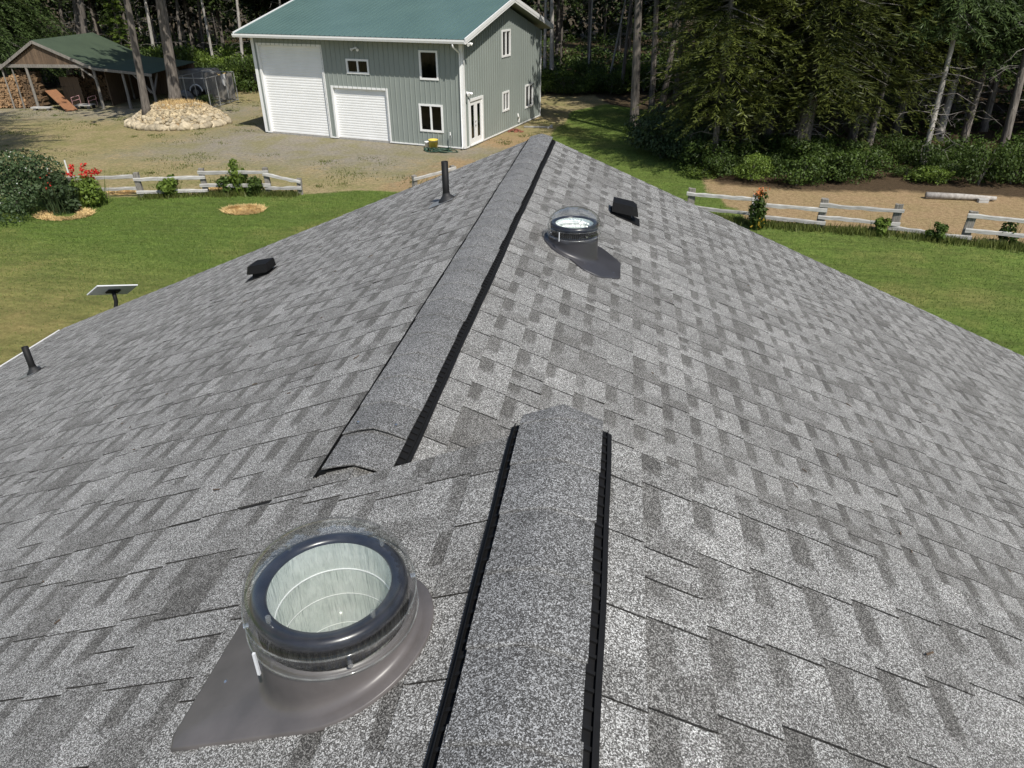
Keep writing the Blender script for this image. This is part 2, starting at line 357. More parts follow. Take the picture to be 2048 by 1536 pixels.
def gable(y, inset=.45): return [(XL+inset, y, 0), (XR-inset, y, 0), (XR-inset, y, ZF-S*(HW-inset)-.11), (XF, y, ZF-.11), (XL+inset, y, ZF-S*(HW-inset)-.11)]
A, B = gable(YEND-.35), gable(YBACK+.35); V = A+B
w.add(V, [(0, 1, 2, 3, 4)[::-1], (5, 6, 7, 8, 9), (0, 4, 9, 5), (1, 6, 7, 2)])
w.add([(XF, YSTEP-.28, ZF-.1), (XN, YSTEP-.28, ZN-.11), (XR-.5, YSTEP-.28, ZN-S*(XR-.5-XN)-.11), (XR-.5, YSTEP-.28, ZF-S*(HW-.5)-.1)], [(0, 3, 2, 1)])
hpart(w.build('wall', MAT['wall_paint']))
g_ = MB()   # gutter along the left eave: U-shaped, white
prof = [(-.005, -.02), (-.01, -.11), (-.055, -.115), (-.062, -.004), (-.076, -.004), (-.076, -.13), (.0, -.13)]
V = [(XL-.012+a, y, ZLe-.012+b) for y in (YBACK, YEND-.06) for a, b in prof]; n = len(prof)
g_.add(V, [(i, i+1, n+i+1, n+i) for i in range(n-1)]+[tuple(range(n)), tuple(range(2*n-1, n-1, -1))])
hpart(g_.build('gutter', MAT['white_metal']))
f_ = MB(); f_.beam((XL, YEND+.012, ZLe-.09), (XF, YEND+.012, ZF-.09), .02, .15); f_.beam((XR, YEND+.012, ZF-S*HW-.09), (XF, YEND+.012, ZF-.09), .02, .15)
hpart(f_.build('fascia', MAT['white_metal']))

def shingle_field(x0, z0, sgn, ylo, yhi, dmin_fn, dmax, seed, ycut=None):
    """tabs of laminated shingles; d = slope distance below the ridge line x0,z0; returns list of (V, F, tone)"""
    r = random.Random(seed); out = []
    ncourse = int(dmax/EXPO)+1
    def pt(d, y, h):
        return (x0+sgn*d/CS+sgn*S/CS*h, y, z0-S*d/CS+h/CS)
    for c in range(ncourse):
        d0 = c*EXPO-.06; d1 = d0+EXPO+r.uniform(-.003, .003)
        if d1 > dmax+.02: d1 = dmax+.02
        if c == 0: phase = 0.0
        phase += r.uniform(-.02, .06) if r.random() < .84 else r.uniform(-.11, .11)
        y = ylo-.4+phase % .268; k0 = 0; y00 = y
        half_left = 0
        while y < yhi:
            if half_left > 0: wd = half_left; half_left = 0
            else:
                k0 += 1; wd = y00+k0*.268+r.gauss(0, .011)-y
                if r.random() < .07: half_left = wd*r.uniform(.4, .6); wd -= half_left
            ya, yb = max(y, ylo), min(y+wd, yhi); y += wd
            if ycut is not None and ya < ycut-.004 < yb-.004:
                y = ycut; yb = ycut
            if yb-ya < .02: continue
            dm = dmin_fn((ya+yb)/2)
            if d1 < dm+.015: continue
            da = max(d0-.015, dm); e = d1-da
            hn, hf = .0082+r.uniform(-.0008, .0010), .0060+r.uniform(-.0006, .0006); t = hn
            lift = r.choice((0,)*26+(.003, .006)); gap = .0; fgap = r.uniform(.0035, .0065)
            base = r.choice((1.12, 1.08, 1.04, 1.0, .96, .90))*r.uniform(.96, 1.04); nearm = r.choice((1.0, 1.0, 1.03, .92, .80, .74, .70))
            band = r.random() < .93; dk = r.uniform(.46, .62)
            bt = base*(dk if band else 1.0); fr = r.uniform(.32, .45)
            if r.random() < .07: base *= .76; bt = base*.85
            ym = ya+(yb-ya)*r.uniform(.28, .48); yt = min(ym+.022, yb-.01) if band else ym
            ys_ = [ya, ym-.015 if ym-.015 > ya+.004 else ya+.004, yt, yb-fgap]
            V = []; T = []
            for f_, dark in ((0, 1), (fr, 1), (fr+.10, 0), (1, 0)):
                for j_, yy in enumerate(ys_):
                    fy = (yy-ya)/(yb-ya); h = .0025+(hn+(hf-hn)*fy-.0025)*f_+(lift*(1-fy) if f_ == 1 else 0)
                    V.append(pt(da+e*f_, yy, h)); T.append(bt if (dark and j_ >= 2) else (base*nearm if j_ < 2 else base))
            V += [pt(d1, ya+gap, -.002), pt(d1, yb-fgap, -.002), pt(da, ya+gap, -.002), pt(da, yb-fgap, -.002)]; T += [.4]*4
            F = [(i_*4+j_, (i_+1)*4+j_, (i_+1)*4+j_+1, i_*4+j_+1) for i_ in range(3) for j_ in range(3)]
            V += [V[0], V[4], V[8], V[12], V[16], V[18]]; T += [.16]*6
            F += [(12, 16, 17, 15, 14, 13), (20, 25, 24, 23, 22, 21), (3, 7, 11, 15, 17, 19)]
            cx_, cy_ = x0+sgn*(da+d1)/2/CS, (ya+yb)/2
            if sgn < 0 and y < 3 and abs(cx_-TX) < .165+e/2 and abs(cy_-TY) < .165+(yb-ya)/2:     # cut the tab round the light tube
                V, F, T = [], [], []; nn = 12
                for i_ in range(nn):
                    for j_ in range(nn):
                        q_ = []
                        for di, dj in ((0, 0), (1, 0), (1, 1), (0, 1)):
                            ff = (i_+di)/nn; q_.append(pt(da+e*ff, ya+gap+(yb-ya-2*gap)*(j_+dj)/nn, .0025+(t-.0025)*ff))
                        mx_, my_ = np.mean([p_[0] for p_ in q_]), np.mean([p_[1] for p_ in q_])
                        if math.hypot(mx_-TX, my_-TY) < .168: continue
                        n0 = len(V); V += q_; T += [bt if (i_+.5)/nn < fr and (j_+.5)/nn > .45 else base]*4; F.append((n0, n0+1, n0+2, n0+3))
                        if i_ == nn-1: V += [pt(d1, q_[1][1], -.002), pt(d1, q_[2][1], -.002)]; T += [.4]*2; F.append((n0+1, n0+4, n0+5, n0+2))
                if not F: continue
            if sgn < 0: F = [f[::-1] for f in F]
            out.append((V, F, T))
    return out
dF = D*CS
tabs = shingle_field(XN, ZN, -1, -1.6, YEND+.02, lambda y: 0 if y < YSTEP else dF, (D+HW)*CS+.03, 11, YSTEP)
tabs += shingle_field(XN, ZN, 1, -1.6, YSTEP+.02, lambda y: 0, 5.2*CS, 12)
tabs += shingle_field(XF, ZF, 1, YSTEP-.28, YEND+.02, lambda y: 0, HW*CS+.03, 13)
cen = np.array([np.mean(t[0], 0) for t in tabs]); pr = proj(cen); prf = np.array(pr)
vis = (prf[:, 2] > .2) & (prf[:, 0] > -40) & (prf[:, 0] < 2088) & (prf[:, 1] < 1580) & (prf[:, 1] > 0)
# the part of the far right slope hidden behind the step edge does not count as seen
order = np.argsort(np.where(vis, prf[:, 2], 1e9))[:300]; sel = set(order.tolist())
fieldV, fieldF, fieldT = [], [], []
for i, (V, F, T) in enumerate(tabs):
    if i in sel:
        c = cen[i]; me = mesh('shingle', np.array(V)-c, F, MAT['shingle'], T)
        o = link('shingle', me); o.parent = roof; o.matrix_parent_inverse = Matrix.Identity(4); o.location = c
    else:
        n0 = len(fieldV); fieldV += V; fieldF += [tuple(j+n0 for j in f) for f in F]; fieldT += T
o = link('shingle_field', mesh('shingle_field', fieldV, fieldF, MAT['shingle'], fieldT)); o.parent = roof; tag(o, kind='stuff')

def ridge_vent(xr, zr, y0, y1, sag_far, label, seed):
    r = random.Random(seed)
    base = hpart(empty('ridge_vent', (xr, y0, zr))); base['label'] = label
    def P(a, y, h): return (a, y-y0, -S*abs(a)+h)      # local: a = offset across the ridge
    HWC = .138; CAPH = .027
    # black vent body under the caps
    b = MB()
    V = []
    for y in (y0+.012, y1-.05):
        V += [P(-.125, y, .002), P(-.125, y, .018), P(0, y, .004), P(.125, y, .018), P(.125, y, .002)]
    b.add(V, [(0, 1, 6, 5), (1, 2, 7, 6), (2, 3, 8, 7), (3, 4, 9, 8), (0, 4, 3, 2, 1), (5, 6, 7, 8, 9)])
    b.build('vent_body', MAT['black_plastic'], base)
    for s in (-1, 1):
        m = MB()
        ph = r.uniform(0, 6); wob = [(y, .0022*math.sin(y*3.1+ph)+.001*math.sin(y*11)) for y in np.linspace(y0, y1-.06, 60)]
        for (ya, wa), (yb, wb) in zip(wob[:-1], wob[1:]):      # outer baffle wall, slightly wavy
            for a0, a1, h0, h1 in ((.159, .162, .002, .026), (.162, .174, .002, .0125)):
                q = [P(s*(a0+wa), ya, h0), P(s*(a1+wa), ya, h0), P(s*(a1+wa), ya, h1), P(s*(a0+wa), ya, h1)]+[P(s*(a0+wb), yb, h0), P(s*(a1+wb), yb, h0), P(s*(a1+wb), yb, h1), P(s*(a0+wb), yb, h1)]
                m.add(q, [(0, 1, 5, 4), (1, 2, 6, 5), (2, 3, 7, 6), (3, 0, 4, 7)])
        m.add([P(s*.12, y0, .0135), P(s*.160, y0, .0135), P(s*.160, y1-.06, .0135), P(s*.12, y1-.06, .0135)], [(0, 1, 2, 3)])
        y = y0+.01
        while y < y1-.07:                                       # webs between body and baffle
            m.add([P(s*.122, y, .012), P(s*.160, y, .012), P(s*.160, y, .021), P(s*.122, y, .022), P(s*.122, y+.009, .012), P(s*.160, y+.009, .012), P(s*.160, y+.009, .021), P(s*.122, y+.009, .022)],
                  [(0, 1, 2, 3), (7, 6, 5, 4), (3, 2, 6, 7)]); y += .045
        m.build('vent_baffle', MAT['black_plastic'], base)
    y = y0+.0; i = 0; EXC = .236
    NA = 9
    while y < y1-.02:
        L = min(EXC+.05, y1-y); V = []; T = []; tone = r.uniform(.90, 1.10); hw = HWC+r.uniform(-.004, .004)
        last = y+L >= y1-.03
        rows = [(0, .0062), (.04, .006), (.5, .004), (.8, .0025), (1, .001)]
        for f, th in rows:
            for j in range(NA):
                a = -hw+2*hw*j/(NA-1); yy = y+L*f
                h = CAPH+th+(S-.32)*(abs(a)-.5*hw)+(.020*(min(abs(a), .06)/.06-1) if abs(a) < .06 else 0)*.35
                if i == 1 and not sag_far: h += .013*(1-f)**2*(1-.5*(a/hw)**2)
                if last and sag_far: q_ = max(0, (f-.2)/.8)**1.5; h = h*(1-q_)+.0145*q_
                V.append(P(a, yy, h)); T.append(tone*(.88 if f > .7 else 1))
        nb = len(V)
        for j in range(NA):
            V.append((V[j][0], V[j][1]+.002, V[j][2]-.007)); T.append(.35)
        F = [(k*NA+j, k*NA+j+1, (k+1)*NA+j+1, (k+1)*NA+j) for k in range(len(rows)-1) for j in range(NA-1)]
        F += [(nb+j, nb+j+1, j+1, j) for j in range(NA-1)]
        for jj in (0, NA-1):                                    # thickness along both long edges
            for k_ in range(len(rows)-1):
                a_, b_ = V[k_*NA+jj], V[(k_+1)*NA+jj]; n0 = len(V); V += [a_, b_, (b_[0], b_[1], b_[2]-.006), (a_[0], a_[1], a_[2]-.006)]; T += [tone, tone, .4, .4]
                F.append((n0, n0+1, n0+2, n0+3))
        o = link('cap_shingle', mesh('cap_shingle', V, F, MAT['cap'], T, True), base)
        if i == 1 and not sag_far:
            for a in (-.085, .08): MB().lathe([(.001, .0025), (.006, .002), (.0065, 0)], 10, P(a, y+.06, CAPH+.010+(S-.32)*(abs(a)-.5*hw)+(.011 if i == 1 and not sag_far else 0))).build('nail_head', MAT['screw'], base)
        y += EXC; i += 1
    return base
ridge_vent(XN, ZN, -1.3, YSTEP+.10, .030, 'wide capped ridge vent of the higher roof section, black slotted edges', 3)
ridge_vent(XF, ZF, YSTEP+.07, YEND+.02, 0, 'long capped ridge vent running out to the far gable', 4)

# ------------------------------------------------------------------ roof fixtures
def Lz(x): return ZN-S*(XN-x)
def RFz(x): return ZF-S*(x-XF)
def skylight(ax, ay, side, ring_h, fl_mat, label, outline, dp=1.5):
    """tubular skylight with a level rim; side -1 = left slope, +1 = right slope"""
    zr = Lz(ax) if side < 0 else RFz(ax); sl = S if side < 0 else -S       # roof z at x: zr + sl*dx
    root = empty('tubular_skylight', (ax, ay, zr), label, 'skylight')
    H = ring_h; R1 = .192; n = 64
    V = []; rings = []
    def plane(x, y, h): return (x, y, sl*x+h)
    for q in range(n):
        a = 2*math.pi*q/n; c, s = math.cos(a), math.sin(a)
        col = [(R1*.96*c, R1*.96*s, H-.093), (R1*1.0*c, R1*1.0*s, H-.097)]
        for r_, h in ((R1*1.0, .16), (R1*1.003, .12), (R1*1.006, .085), (R1*1.01, .060), (R1*1.02, .040), (R1*1.045, .027), (R1*1.085, .019), (R1*1.14, .0150)):
            zp = sl*r_*c+h; col.append((r_*c, r_*s, min(zp+.004, H-.099)))
        ro = outline(a); col.append((ro*c*.985, ro*s*.985, sl*ro*c*.985+.0185)); col.append((ro*c, ro*s, sl*ro*c+.016)); col.append((ro*c*1.0, ro*s*1.0, sl*ro*c+.001))
        rings.append(col)
    m = len(rings[0]); V = [p for col in rings for p in col]
    F = [(q*m+i, q*m+i+1, ((q+1) % n)*m+i+1, ((q+1) % n)*m+i) for q in range(n) for i in range(m-1)]
    me = mesh('flashing', V, F, fl_mat, smooth=True); link('flashing', me, root)
    MB().lathe([(.148, H-.012), (.150, H-.004), (.168, H), (R1-.012, H-.004), (R1-.004, H-.014), (R1-.004, H-.028), (R1-.014, H-.030), (R1-.014, H-.095)], n).build('ring', MAT['ring'], root, True)
    rib = MB()
    for q in range(72):
        a = 2*math.pi*q/72; rib.obox(((R1-.012)*math.cos(a), (R1-.012)*math.sin(a), H-.062), (-math.sin(a), math.cos(a), 0), (math.cos(a), math.sin(a), 0), (0, 0, 1), .0035, .003, .026)
    rib.build('ribbed_collar', MAT['black_plastic'], root)
    tb = MB(); tb.lathe([(.148, H-.012), (.1455, H-.06), (.144, H-.12*dp), (.1435, H-.2*dp), (.143, H-.30*dp), (.143, H-.34*dp)], n); t_ = tb.build('mirror_tube', MAT['mirror'], root, True)
    dk = MB(); dk.lathe([(.142, H-.335*dp), (.08, H-.318*dp), (.001, H-.312*dp)], n); dk.build('diffuser', MAT['diffuser'], root, True)
    for zz in ((H-.10, H-.19, H-.30) if dp > 1 else (H-.05, H-.10)):
        MB().lathe([(.1465, zz+.003), (.1425, zz), (.1465, zz-.003)], n).build('tube_seam', MAT['seam'], root, True)
    RD = .2045
    prof = [(RD+.004, H-.098), (RD+.004, H-.090), (RD, H-.088), (RD, H-.036), (RD+.003, H-.034), (RD+.003, H-.029), (RD-.001, H-.026), (RD-.003, H-.002)]
    for i in range(1, 13):
        a = i/12*math.pi/2; prof.append(((RD-.003)*math.cos(a)+.0005, H-.002+.114*math.sin(a)))
    dm = MB(); dm.lathe(prof, n); dm.build('dome', MAT['dome'], root, True)
    for zz, rr in ((H-.031, RD+.0035), (H-.090, RD+.0045)):
        MB().lathe([(rr-.002, zz-.002), (rr+.001, zz-.002), (rr+.001, zz+.002), (rr-.002, zz+.002)], n).build('dome_rim', MAT['acrylic_edge'], root, True)
    for q in range(4):
        a = .55+q*math.pi/2; c = np.array((math.cos(a), math.sin(a), 0))
        MB().tube([c*(RD-.006)+(0, 0, H-.062), c*(RD+.006)+(0, 0, H-.062)], [.0065, .0065], 10).build('screw', MAT['screw'], root)
        a += .45; c = np.array((math.cos(a), math.sin(a), 0))
        MB().lathe([(.001, .016), (.006, .015), (.006, .0), (.004, -.001), (.004, -.012)], 12, tuple(c*.166+(0, 0, H+.004))).build('spacer', MAT['acrylic_edge'], root)
    MB().obox((-.10, -RD-.001, H-.06), (1, 0, 0), (0, 1, 0), (0, 0, 1), .003, .003, .035).build('clip', MAT['dish'], root)
    for x, y in ([(-.31, -.06)] if side < 0 else [(.33, -.12), (.10, -.20)]):
        MB().lathe([(.001, .006), (.007, .004), (.009, 0)], 12, plane(x, y, .0135)).build('screw', MAT['screw'], root)
    return root
def out_near(a):      # rectangle with a pointed corner downslope (-x), arch upslope
    c, s = math.cos(a), math.sin(a)
    r = .245
    if c < .1:
        hx, hy = .385, (.245 if s < 0 else .30)
        r2 = min(hx/max(1e-6, -c), hy/max(1e-6, abs(s)))
        wgt = min(1, (.1-c)/.12); r = max(r, r*(1-wgt)+wgt*min(r2, .47))
    return r
def out_far(a):
    c, s = math.cos(a), math.sin(a); r = .235
    if c > 0:
        r2 = min(.385/max(1e-6, c), .33/max(1e-6, abs(s)), .56/max(1e-6, abs(c)+abs(s)))
        wgt = min(1, c/.3); r = max(r, r*(1-wgt)+wgt*r2)
    return r
skylight(-.62, 1.165, -1, .238, MAT['flash_light'], 'tubular skylight with clear dome and mirrored tube on a taupe flashing', out_near)
skylight(-.294, 5.416, 1, .238, MAT['flash_dark'], 'tubular skylight with clear dome on a dark flashing beside the long ridge', out_far, .46)

def vent_pipe(P, h, r, label, tilt=0.0):
    P = np.array(P); root = empty('vent_pipe', P, label, 'vent pipe')
    b = MB(); n = 24
    prof = [(.082, .012), (.080, .02), (.060, .04), (.048, .055), (r+.006, .062), (r+.003, .085)]
    for q in range(n): pass
    V = []; base = MB()
    for i, (rr, hh) in enumerate(prof):
        f = 1-i/(len(prof)-1)
        for q in range(n):
            a = 2*math.pi*q/n; base.V.append((rr*math.cos(a), rr*math.sin(a), hh+S*rr*math.cos(a)*(.4+.6*f))); base.T.append(1)
    for i in range(len(prof)-1):
        for q in range(n): base.F.append((i*n+q, i*n+(q+1) % n, (i+1)*n+(q+1) % n, (i+1)*n+q))
    base.build('rubber_boot', MAT['boot'], root, True)
    MB().add([(-.17, -.11, -.17*S+.0125), (.08, -.11, .08*S+.0125), (.08, .11, .08*S+.0125), (-.17, .11, -.17*S+.0125)], [(0, 1, 2, 3)]).build('flashing', MAT['galv'], root)
    pp = MB(); pp.lathe([(r, .05), (r, h), (r-.005, h), (r-.005, h-.25)], n); pp.build('pipe', MAT['pipe'], root, True)
    return root
vent_pipe((-1.675, 6.92, 5.662), .39, .034, 'tall black vent pipe with rubber boot nearer the ridge vent')
vent_pipe((-6.488, 6.25, 3.679), .33, .036, 'short black vent pipe standing near the left gutter')

def box_vent(P, side, label):
    """slant-roof hood: a raised cover open on the downslope side, over a throat and a flange"""
    root = empty('roof_vent', P, label, 'roof vent'); root.scale = (.80, .80, .80)
    sg = side; sl = -S*sg                                   # dz/dx of the roof
    def q(a, y, h): return (sg*a, y, sl*sg*a+h)             # a = downslope distance
    hood = MB()
    top = [(-.13, -.125, .155), (.11, -.125, .205), (.16, -.085, .20), (.16, .085, .20), (.11, .125, .205), (-.13, .125, .155)]
    bot = [(-.14, -.14, .04), (.12, -.14, .095), (.185, -.095, .10), (.185, .095, .10), (.12, .14, .095), (-.14, .14, .04)]
    V = [q(*p) for p in top]+[q(*p) for p in bot]; n = 6
    F = [tuple(range(6))]+[(i, (i+1) % 6, 6+(i+1) % 6, 6+i) for i in range(6)]
    hood.add(V, F); inner = [q(p[0]*.93, p[1]*.93, p[2]-.008) for p in top]+[q(p[0]*.95, p[1]*.95, p[2]) for p in bot]
    hood.add(inner, [f[::-1] for f in F]); hood.build('hood', MAT['black_plastic'], root)
    th = MB()
    V = [q(a, y, h) for h in (.008, .13) for a, y in ((-.10, -.10), (.10, -.10), (.10, .10), (-.10, .10))]
    th.add(V, [(0, 1, 5, 4), (1, 2, 6, 5), (2, 3, 7, 6), (3, 0, 4, 7), (4, 5, 6, 7)]); th.build('throat', MAT['black_plastic'], root)
    fl = MB(); V = [q(a, y, h) for h in (.0125, .016) for a, y in ((-.16, -.15), (.21, -.15), (.21, .15), (-.16, .15))]
    fl.add(V, [(4, 5, 6, 7), (0, 1, 5, 4), (1, 2, 6, 5), (2, 3, 7, 6), (3, 0, 4, 7)]); fl.build('flange', MAT['black_plastic'], root)
    return root
box_vent((-3.74, 6.80, Lz(-3.74)), -1, 'black slant-roof box vent by itself low on the left slope')
box_vent((.10, 6.98, RFz(.10)), 1, 'black slant-roof box vent beside the dark flashed skylight')

# rectangular satellite dish on a short mast fixed to the far gable; it faces away and up
DP = np.array((-7.52, YEND+.30, 3.46)); dish = empty('satellite_dish', tuple(DP), 'flat white rectangular satellite dish on a black mast beyond the roof edge', 'satellite dish')
hd = np.array((-.62, .78, 0)); hd /= np.linalg.norm(hd); tl_ = math.radians(37)
nz_ = hd*math.sin(tl_)+np.array((0, 0, math.cos(tl_))); e1 = np.cross(hd, (0, 0, 1)); e2 = np.cross(nz_, e1); ph = math.radians(28)
tx = e1*math.cos(ph)+e2*math.sin(ph); ty = np.cross(nz_, tx)
MB().obox((0, 0, .03), tx, ty, nz_, .30, .19, .009).build('panel', MAT['dish'], dish)
MB().obox((0, 0, .008), tx, ty, nz_, .09, .06, .016).build('bracket', MAT['pipe'], dish)
mst = MB(); mst.tube([(0, 0, 0), (0, .0, -.16), (.0, -.10, -.34), (0, -.29, -.52)], [.03, .03, .025, .025], 12); mst.build('mast', MAT['pipe'], dish, True)

# ------------------------------------------------------------------ barn
def frame_obj(name, V, F, mat, parent, O, ex, ey, ez=(0, 0, 1), smooth=False):
    """vertices given in a local frame (ex, ey, ez) at O, stored relative to the parent's location"""
    O, ex, ey, ez = (np.array(q, float) for q in (O, ex, ey, ez)); V = np.asarray(V, float)
    W = O+V[:, :1]*ex+V[:, 1:2]*ey+V[:, 2:]*ez-np.array(parent.location if parent.parent is None else parent['_loc'])
    return link(name, mesh(name, W, F, mat, None, smooth), parent)
BH, BWid, BDep, BAP = 4.95, 12.67, 10.95, 6.42
barn = empty('barn', tuple(BC), 'grey-green metal workshop barn with green roof and two white roll-up doors', 'barn')
def rib_wall(length, top_fn, openings, pitch=.29, z0=.10, rib=.03):
    """ribbed metal sheet in (x, out, z); openings = (x0,x1,z0,z1)"""
    br = [0.0]
    x = .06
    while x < length-.05:
        br += [x, x+.014, x+.040, x+.054]; x += pitch
    br += [length]
    for o in openings: br += [o[0], o[1]]
    br = sorted(set(round(b, 4) for b in br if 0 <= b <= length))
    def dep(x):
        u = (x-.06) % pitch if x >= .06 else 9
        if u < .014: return rib*u/.014
        if u <= .040: return rib
        if u < .054: return rib*(.054-u)/.014
        return 0
    V = []; F = []
    for a, b in zip(br[:-1], br[1:]):
        m = (a+b)/2; segs = [(z0, None)]
        for o in sorted(openings, key=lambda o: o[2]):
            if o[0] < m < o[1]:
                segs[-1] = (segs[-1][0], o[2]); segs.append((o[3], None))
        for s0, s1 in segs:
            if s1 is not None and s1 <= s0: continue
            n = len(V); V += [(a, dep(a+1e-5), s0), (b, dep(b-1e-5), s0), (b, dep(b-1e-5), s1 if s1 is not None else top_fn(b)), (a, dep(a+1e-5), s1 if s1 is not None else top_fn(a))]; F.append((n, n+1, n+2, n+3))
    return V, F
front_open = [(8.25, 12.28, .05, 4.59), (4.45, 7.75, .05, 2.64), (5.36, 6.69, 3.39, 4.06), (1.35, 2.36, 3.27, 4.58), (1.21, 2.54, .78, 2.09)]
side_open = [(.58, 2.19, .08, 2.29), (4.87, 6.03, 3.95, 5.25), (4.90, 5.81, 1.15, 2.16), (8.34, 9.59, .86, 2.14)]
gtop = lambda x: BH+(BAP-BH)*(1-abs(x-BDep/2)/(BDep/2))
# wall frames: (origin, along, outward)
WF = (BC, BU, -BW); WS = (BC, BW, -BU); WB = (BC+BW*BDep, BU, BW); WL = (BC+BU*BWid, BW, BU)
for (O_, ex, ey), L_, tf, op in ((WF, BWid, lambda x: BH, front_open), (WS, BDep, gtop, side_open), (WB, BWid, lambda x: BH, []), (WL, BDep, gtop, [])):
    V, F = rib_wall(L_, tf, op); frame_obj('siding', V, F, MAT['siding'], barn, O_, ex, ey)
fd = MB(); fd.box(.03, BWid-.03, .04, BDep-.04, -.05, .10); frame_obj('foundation', fd.V, fd.F, MAT['concrete'], barn, BC, BU, BW)
# roof: two ribbed slopes
OV, OG = .68, .50; RS = (6.78-5.17)/(BDep/2+OV)
def roof_slope(sign):
    V = []; F = []; br = []; x = -OG+.02
    xs = [-OG]; 
    while x < BWid+OG-.06: xs += [x, x+.015, x+.045, x+.06]; x += .30
    xs.append(BWid+OG)
    def dep(i): return [0, 0, .022, .022, 0][(i % 4)+1] if 0 < i < len(xs)-1 else 0
    for i, x in enumerate(xs):
        h = 0 if i in (0, len(xs)-1) else (.022 if (i-1) % 4 in (1, 2) else 0)
        ye = -OV if sign < 0 else BDep+OV
        V += [(x, BDep/2, 6.78+h), (x, ye, 5.17+h)]
    F = [(2*i, 2*i+1, 2*i+3, 2*i+2) for i in range(len(xs)-1)]
    return V, F
for sg in (-1, 1):
    V, F = roof_slope(sg); frame_obj('roof', V, F, MAT['barn_roof'], barn, BC, BU, BW)
    ye = -OV if sg < 0 else BDep+OV
    m = MB(); V = [(x, y, z) for x in (-OG+.03, BWid+OG-.03) for y, z in ((BDep/2, 6.77), (ye, 5.16), (ye, 4.99), (BDep/2, 6.60))]
    m.add(V, [(0, 1, 2, 3), (7, 6, 5, 4), (1, 5, 6, 2), (2, 6, 7, 3)]); frame_obj('soffit', m.V, m.F, MAT['shed_wood'] if False else MAT['siding'], barn, BC, BU, BW)
    for xe in (-OG-.02, BWid+OG+.02):                       # white bargeboards in two steps
        for dz, dx, hh in ((-.035, 0, .17), (-.16, .012, .12)):
            m = MB(); sx = 1 if xe > 0 else -1
            m.beam((xe-sx*dx, BDep/2, 6.78+dz), (xe-sx*dx, ye-.02*(1 if sg < 0 else -1), 5.17+dz), .05, hh); frame_obj('bargeboard', m.V, m.F, MAT['white_metal'], barn, BC, BU, BW)
m = MB(); m.box(-OG, BWid+OG, BDep/2-.16, BDep/2, 6.76, 6.80); frame_obj('ridge_cap', m.V, m.F, MAT['barn_roof'], barn, BC, BU, BW)
m = MB(); prof = [(-OV+.01, 5.15), (-OV+.01, 5.00), (-OV-.10, 5.0), (-OV-.125, 5.09), (-OV-.125, 5.15), (-OV-.14, 5.15), (-OV-.14, 5.08), (-OV-.11, 4.985), (-OV+.02, 4.985)]
n = len(prof); V = [(x, a, b) for x in (-OG-.03, BWid+OG+.03) for a, b in prof]
m.add(V, [(i, i+1, n+i+1, n+i) for i in range(n-1)]+[tuple(range(n)), tuple(range(2*n-1, n-1, -1))]); frame_obj('gutter', m.V, m.F, MAT['white_metal'], barn, BC, BU, BW)
m = MB(); m.tube([(.12, -OV-.06, 4.99), (.12, -OV-.06, 4.86), (.10, -.10, 4.55), (.10, -.075, 4.4), (.10, -.075, .2), (.10, -.2, .08)], [.045]*6, 8); frame_obj('downspout', m.V, m.F, MAT['white_metal'], barn, BC, BU, BW, smooth=True)
for (O_, ex, ey), x0, x1, ztop in ((WF, -.03, .16, BH), (WF, BWid-.16, BWid+.03, BH), (WS, -.03, .16, BH), (WS, BDep-.14, BDep+.03, BH)):
    m = MB(); m.box(x0, x1, .0225, .031, .06, ztop); frame_obj('corner_trim', m.V, m.F, MAT['white_metal'], barn, O_, ex, ey)
for (O_, ex, ey), spans in ((WF, [(.16, 4.35), (7.85, 8.15), (12.38, BWid-.16)]), (WS, [(.16, .5), (2.28, BDep-.14)])):
    for a, b in spans:
        m = MB(); m.box(a, b, .0, .034, .05, .11); frame_obj('base_trim', m.V, m.F, MAT['white_metal'], barn, O_, ex, ey)
def window(wall, x0, x1, z0, z1, mull, fw=.075):
    O_, ex, ey = wall
    m = MB(); d0, d1 = -.05, .045
    m.box(x0-.02, x0+fw, d0, d1, z0-.02, z1+.02); m.box(x1-fw, x1+.02, d0, d1, z0-.02, z1+.02); m.box(x0+fw, x1-fw, d0, d1-.002, z1-fw, z1+.02); m.box(x0+fw, x1-fw, d0, d1-.002, z0-.02, z0+fw)
    for q in mull: m.box(q-.04, q+.04, d0, d1-.008, z0+fw, z1-fw)
    fr = frame_obj('window', m.V, m.F, MAT['white_metal'], barn, O_, ex, ey); fr['_loc'] = tuple(BC)
    edges = [x0+fw]+[v for q in mull for v in (q-.04, q+.04)]+[x1-fw]
    for a, b in zip(edges[::2], edges[1::2]):
        frame_obj('pane', [(a, -.02, z0+fw), (b, -.02, z0+fw), (b, -.02, z1-fw), (a, -.02, z1-fw)], [(0, 1, 2, 3)], MAT['pane'], fr, O_, ex, ey)
window(WF, 5.36, 6.69, 3.39, 4.06, [6.02]); window(WF, 1.35, 2.36, 3.27, 4.58, []); window(WF, 1.21, 2.54, .78, 2.09, [1.88])
window(WS, 4.87, 6.03, 3.95, 5.25, [5.45]); window(WS, 4.90, 5.81, 1.15, 2.16, [5.35]); window(WS, 8.34, 9.59, .86, 2.14, [8.97])
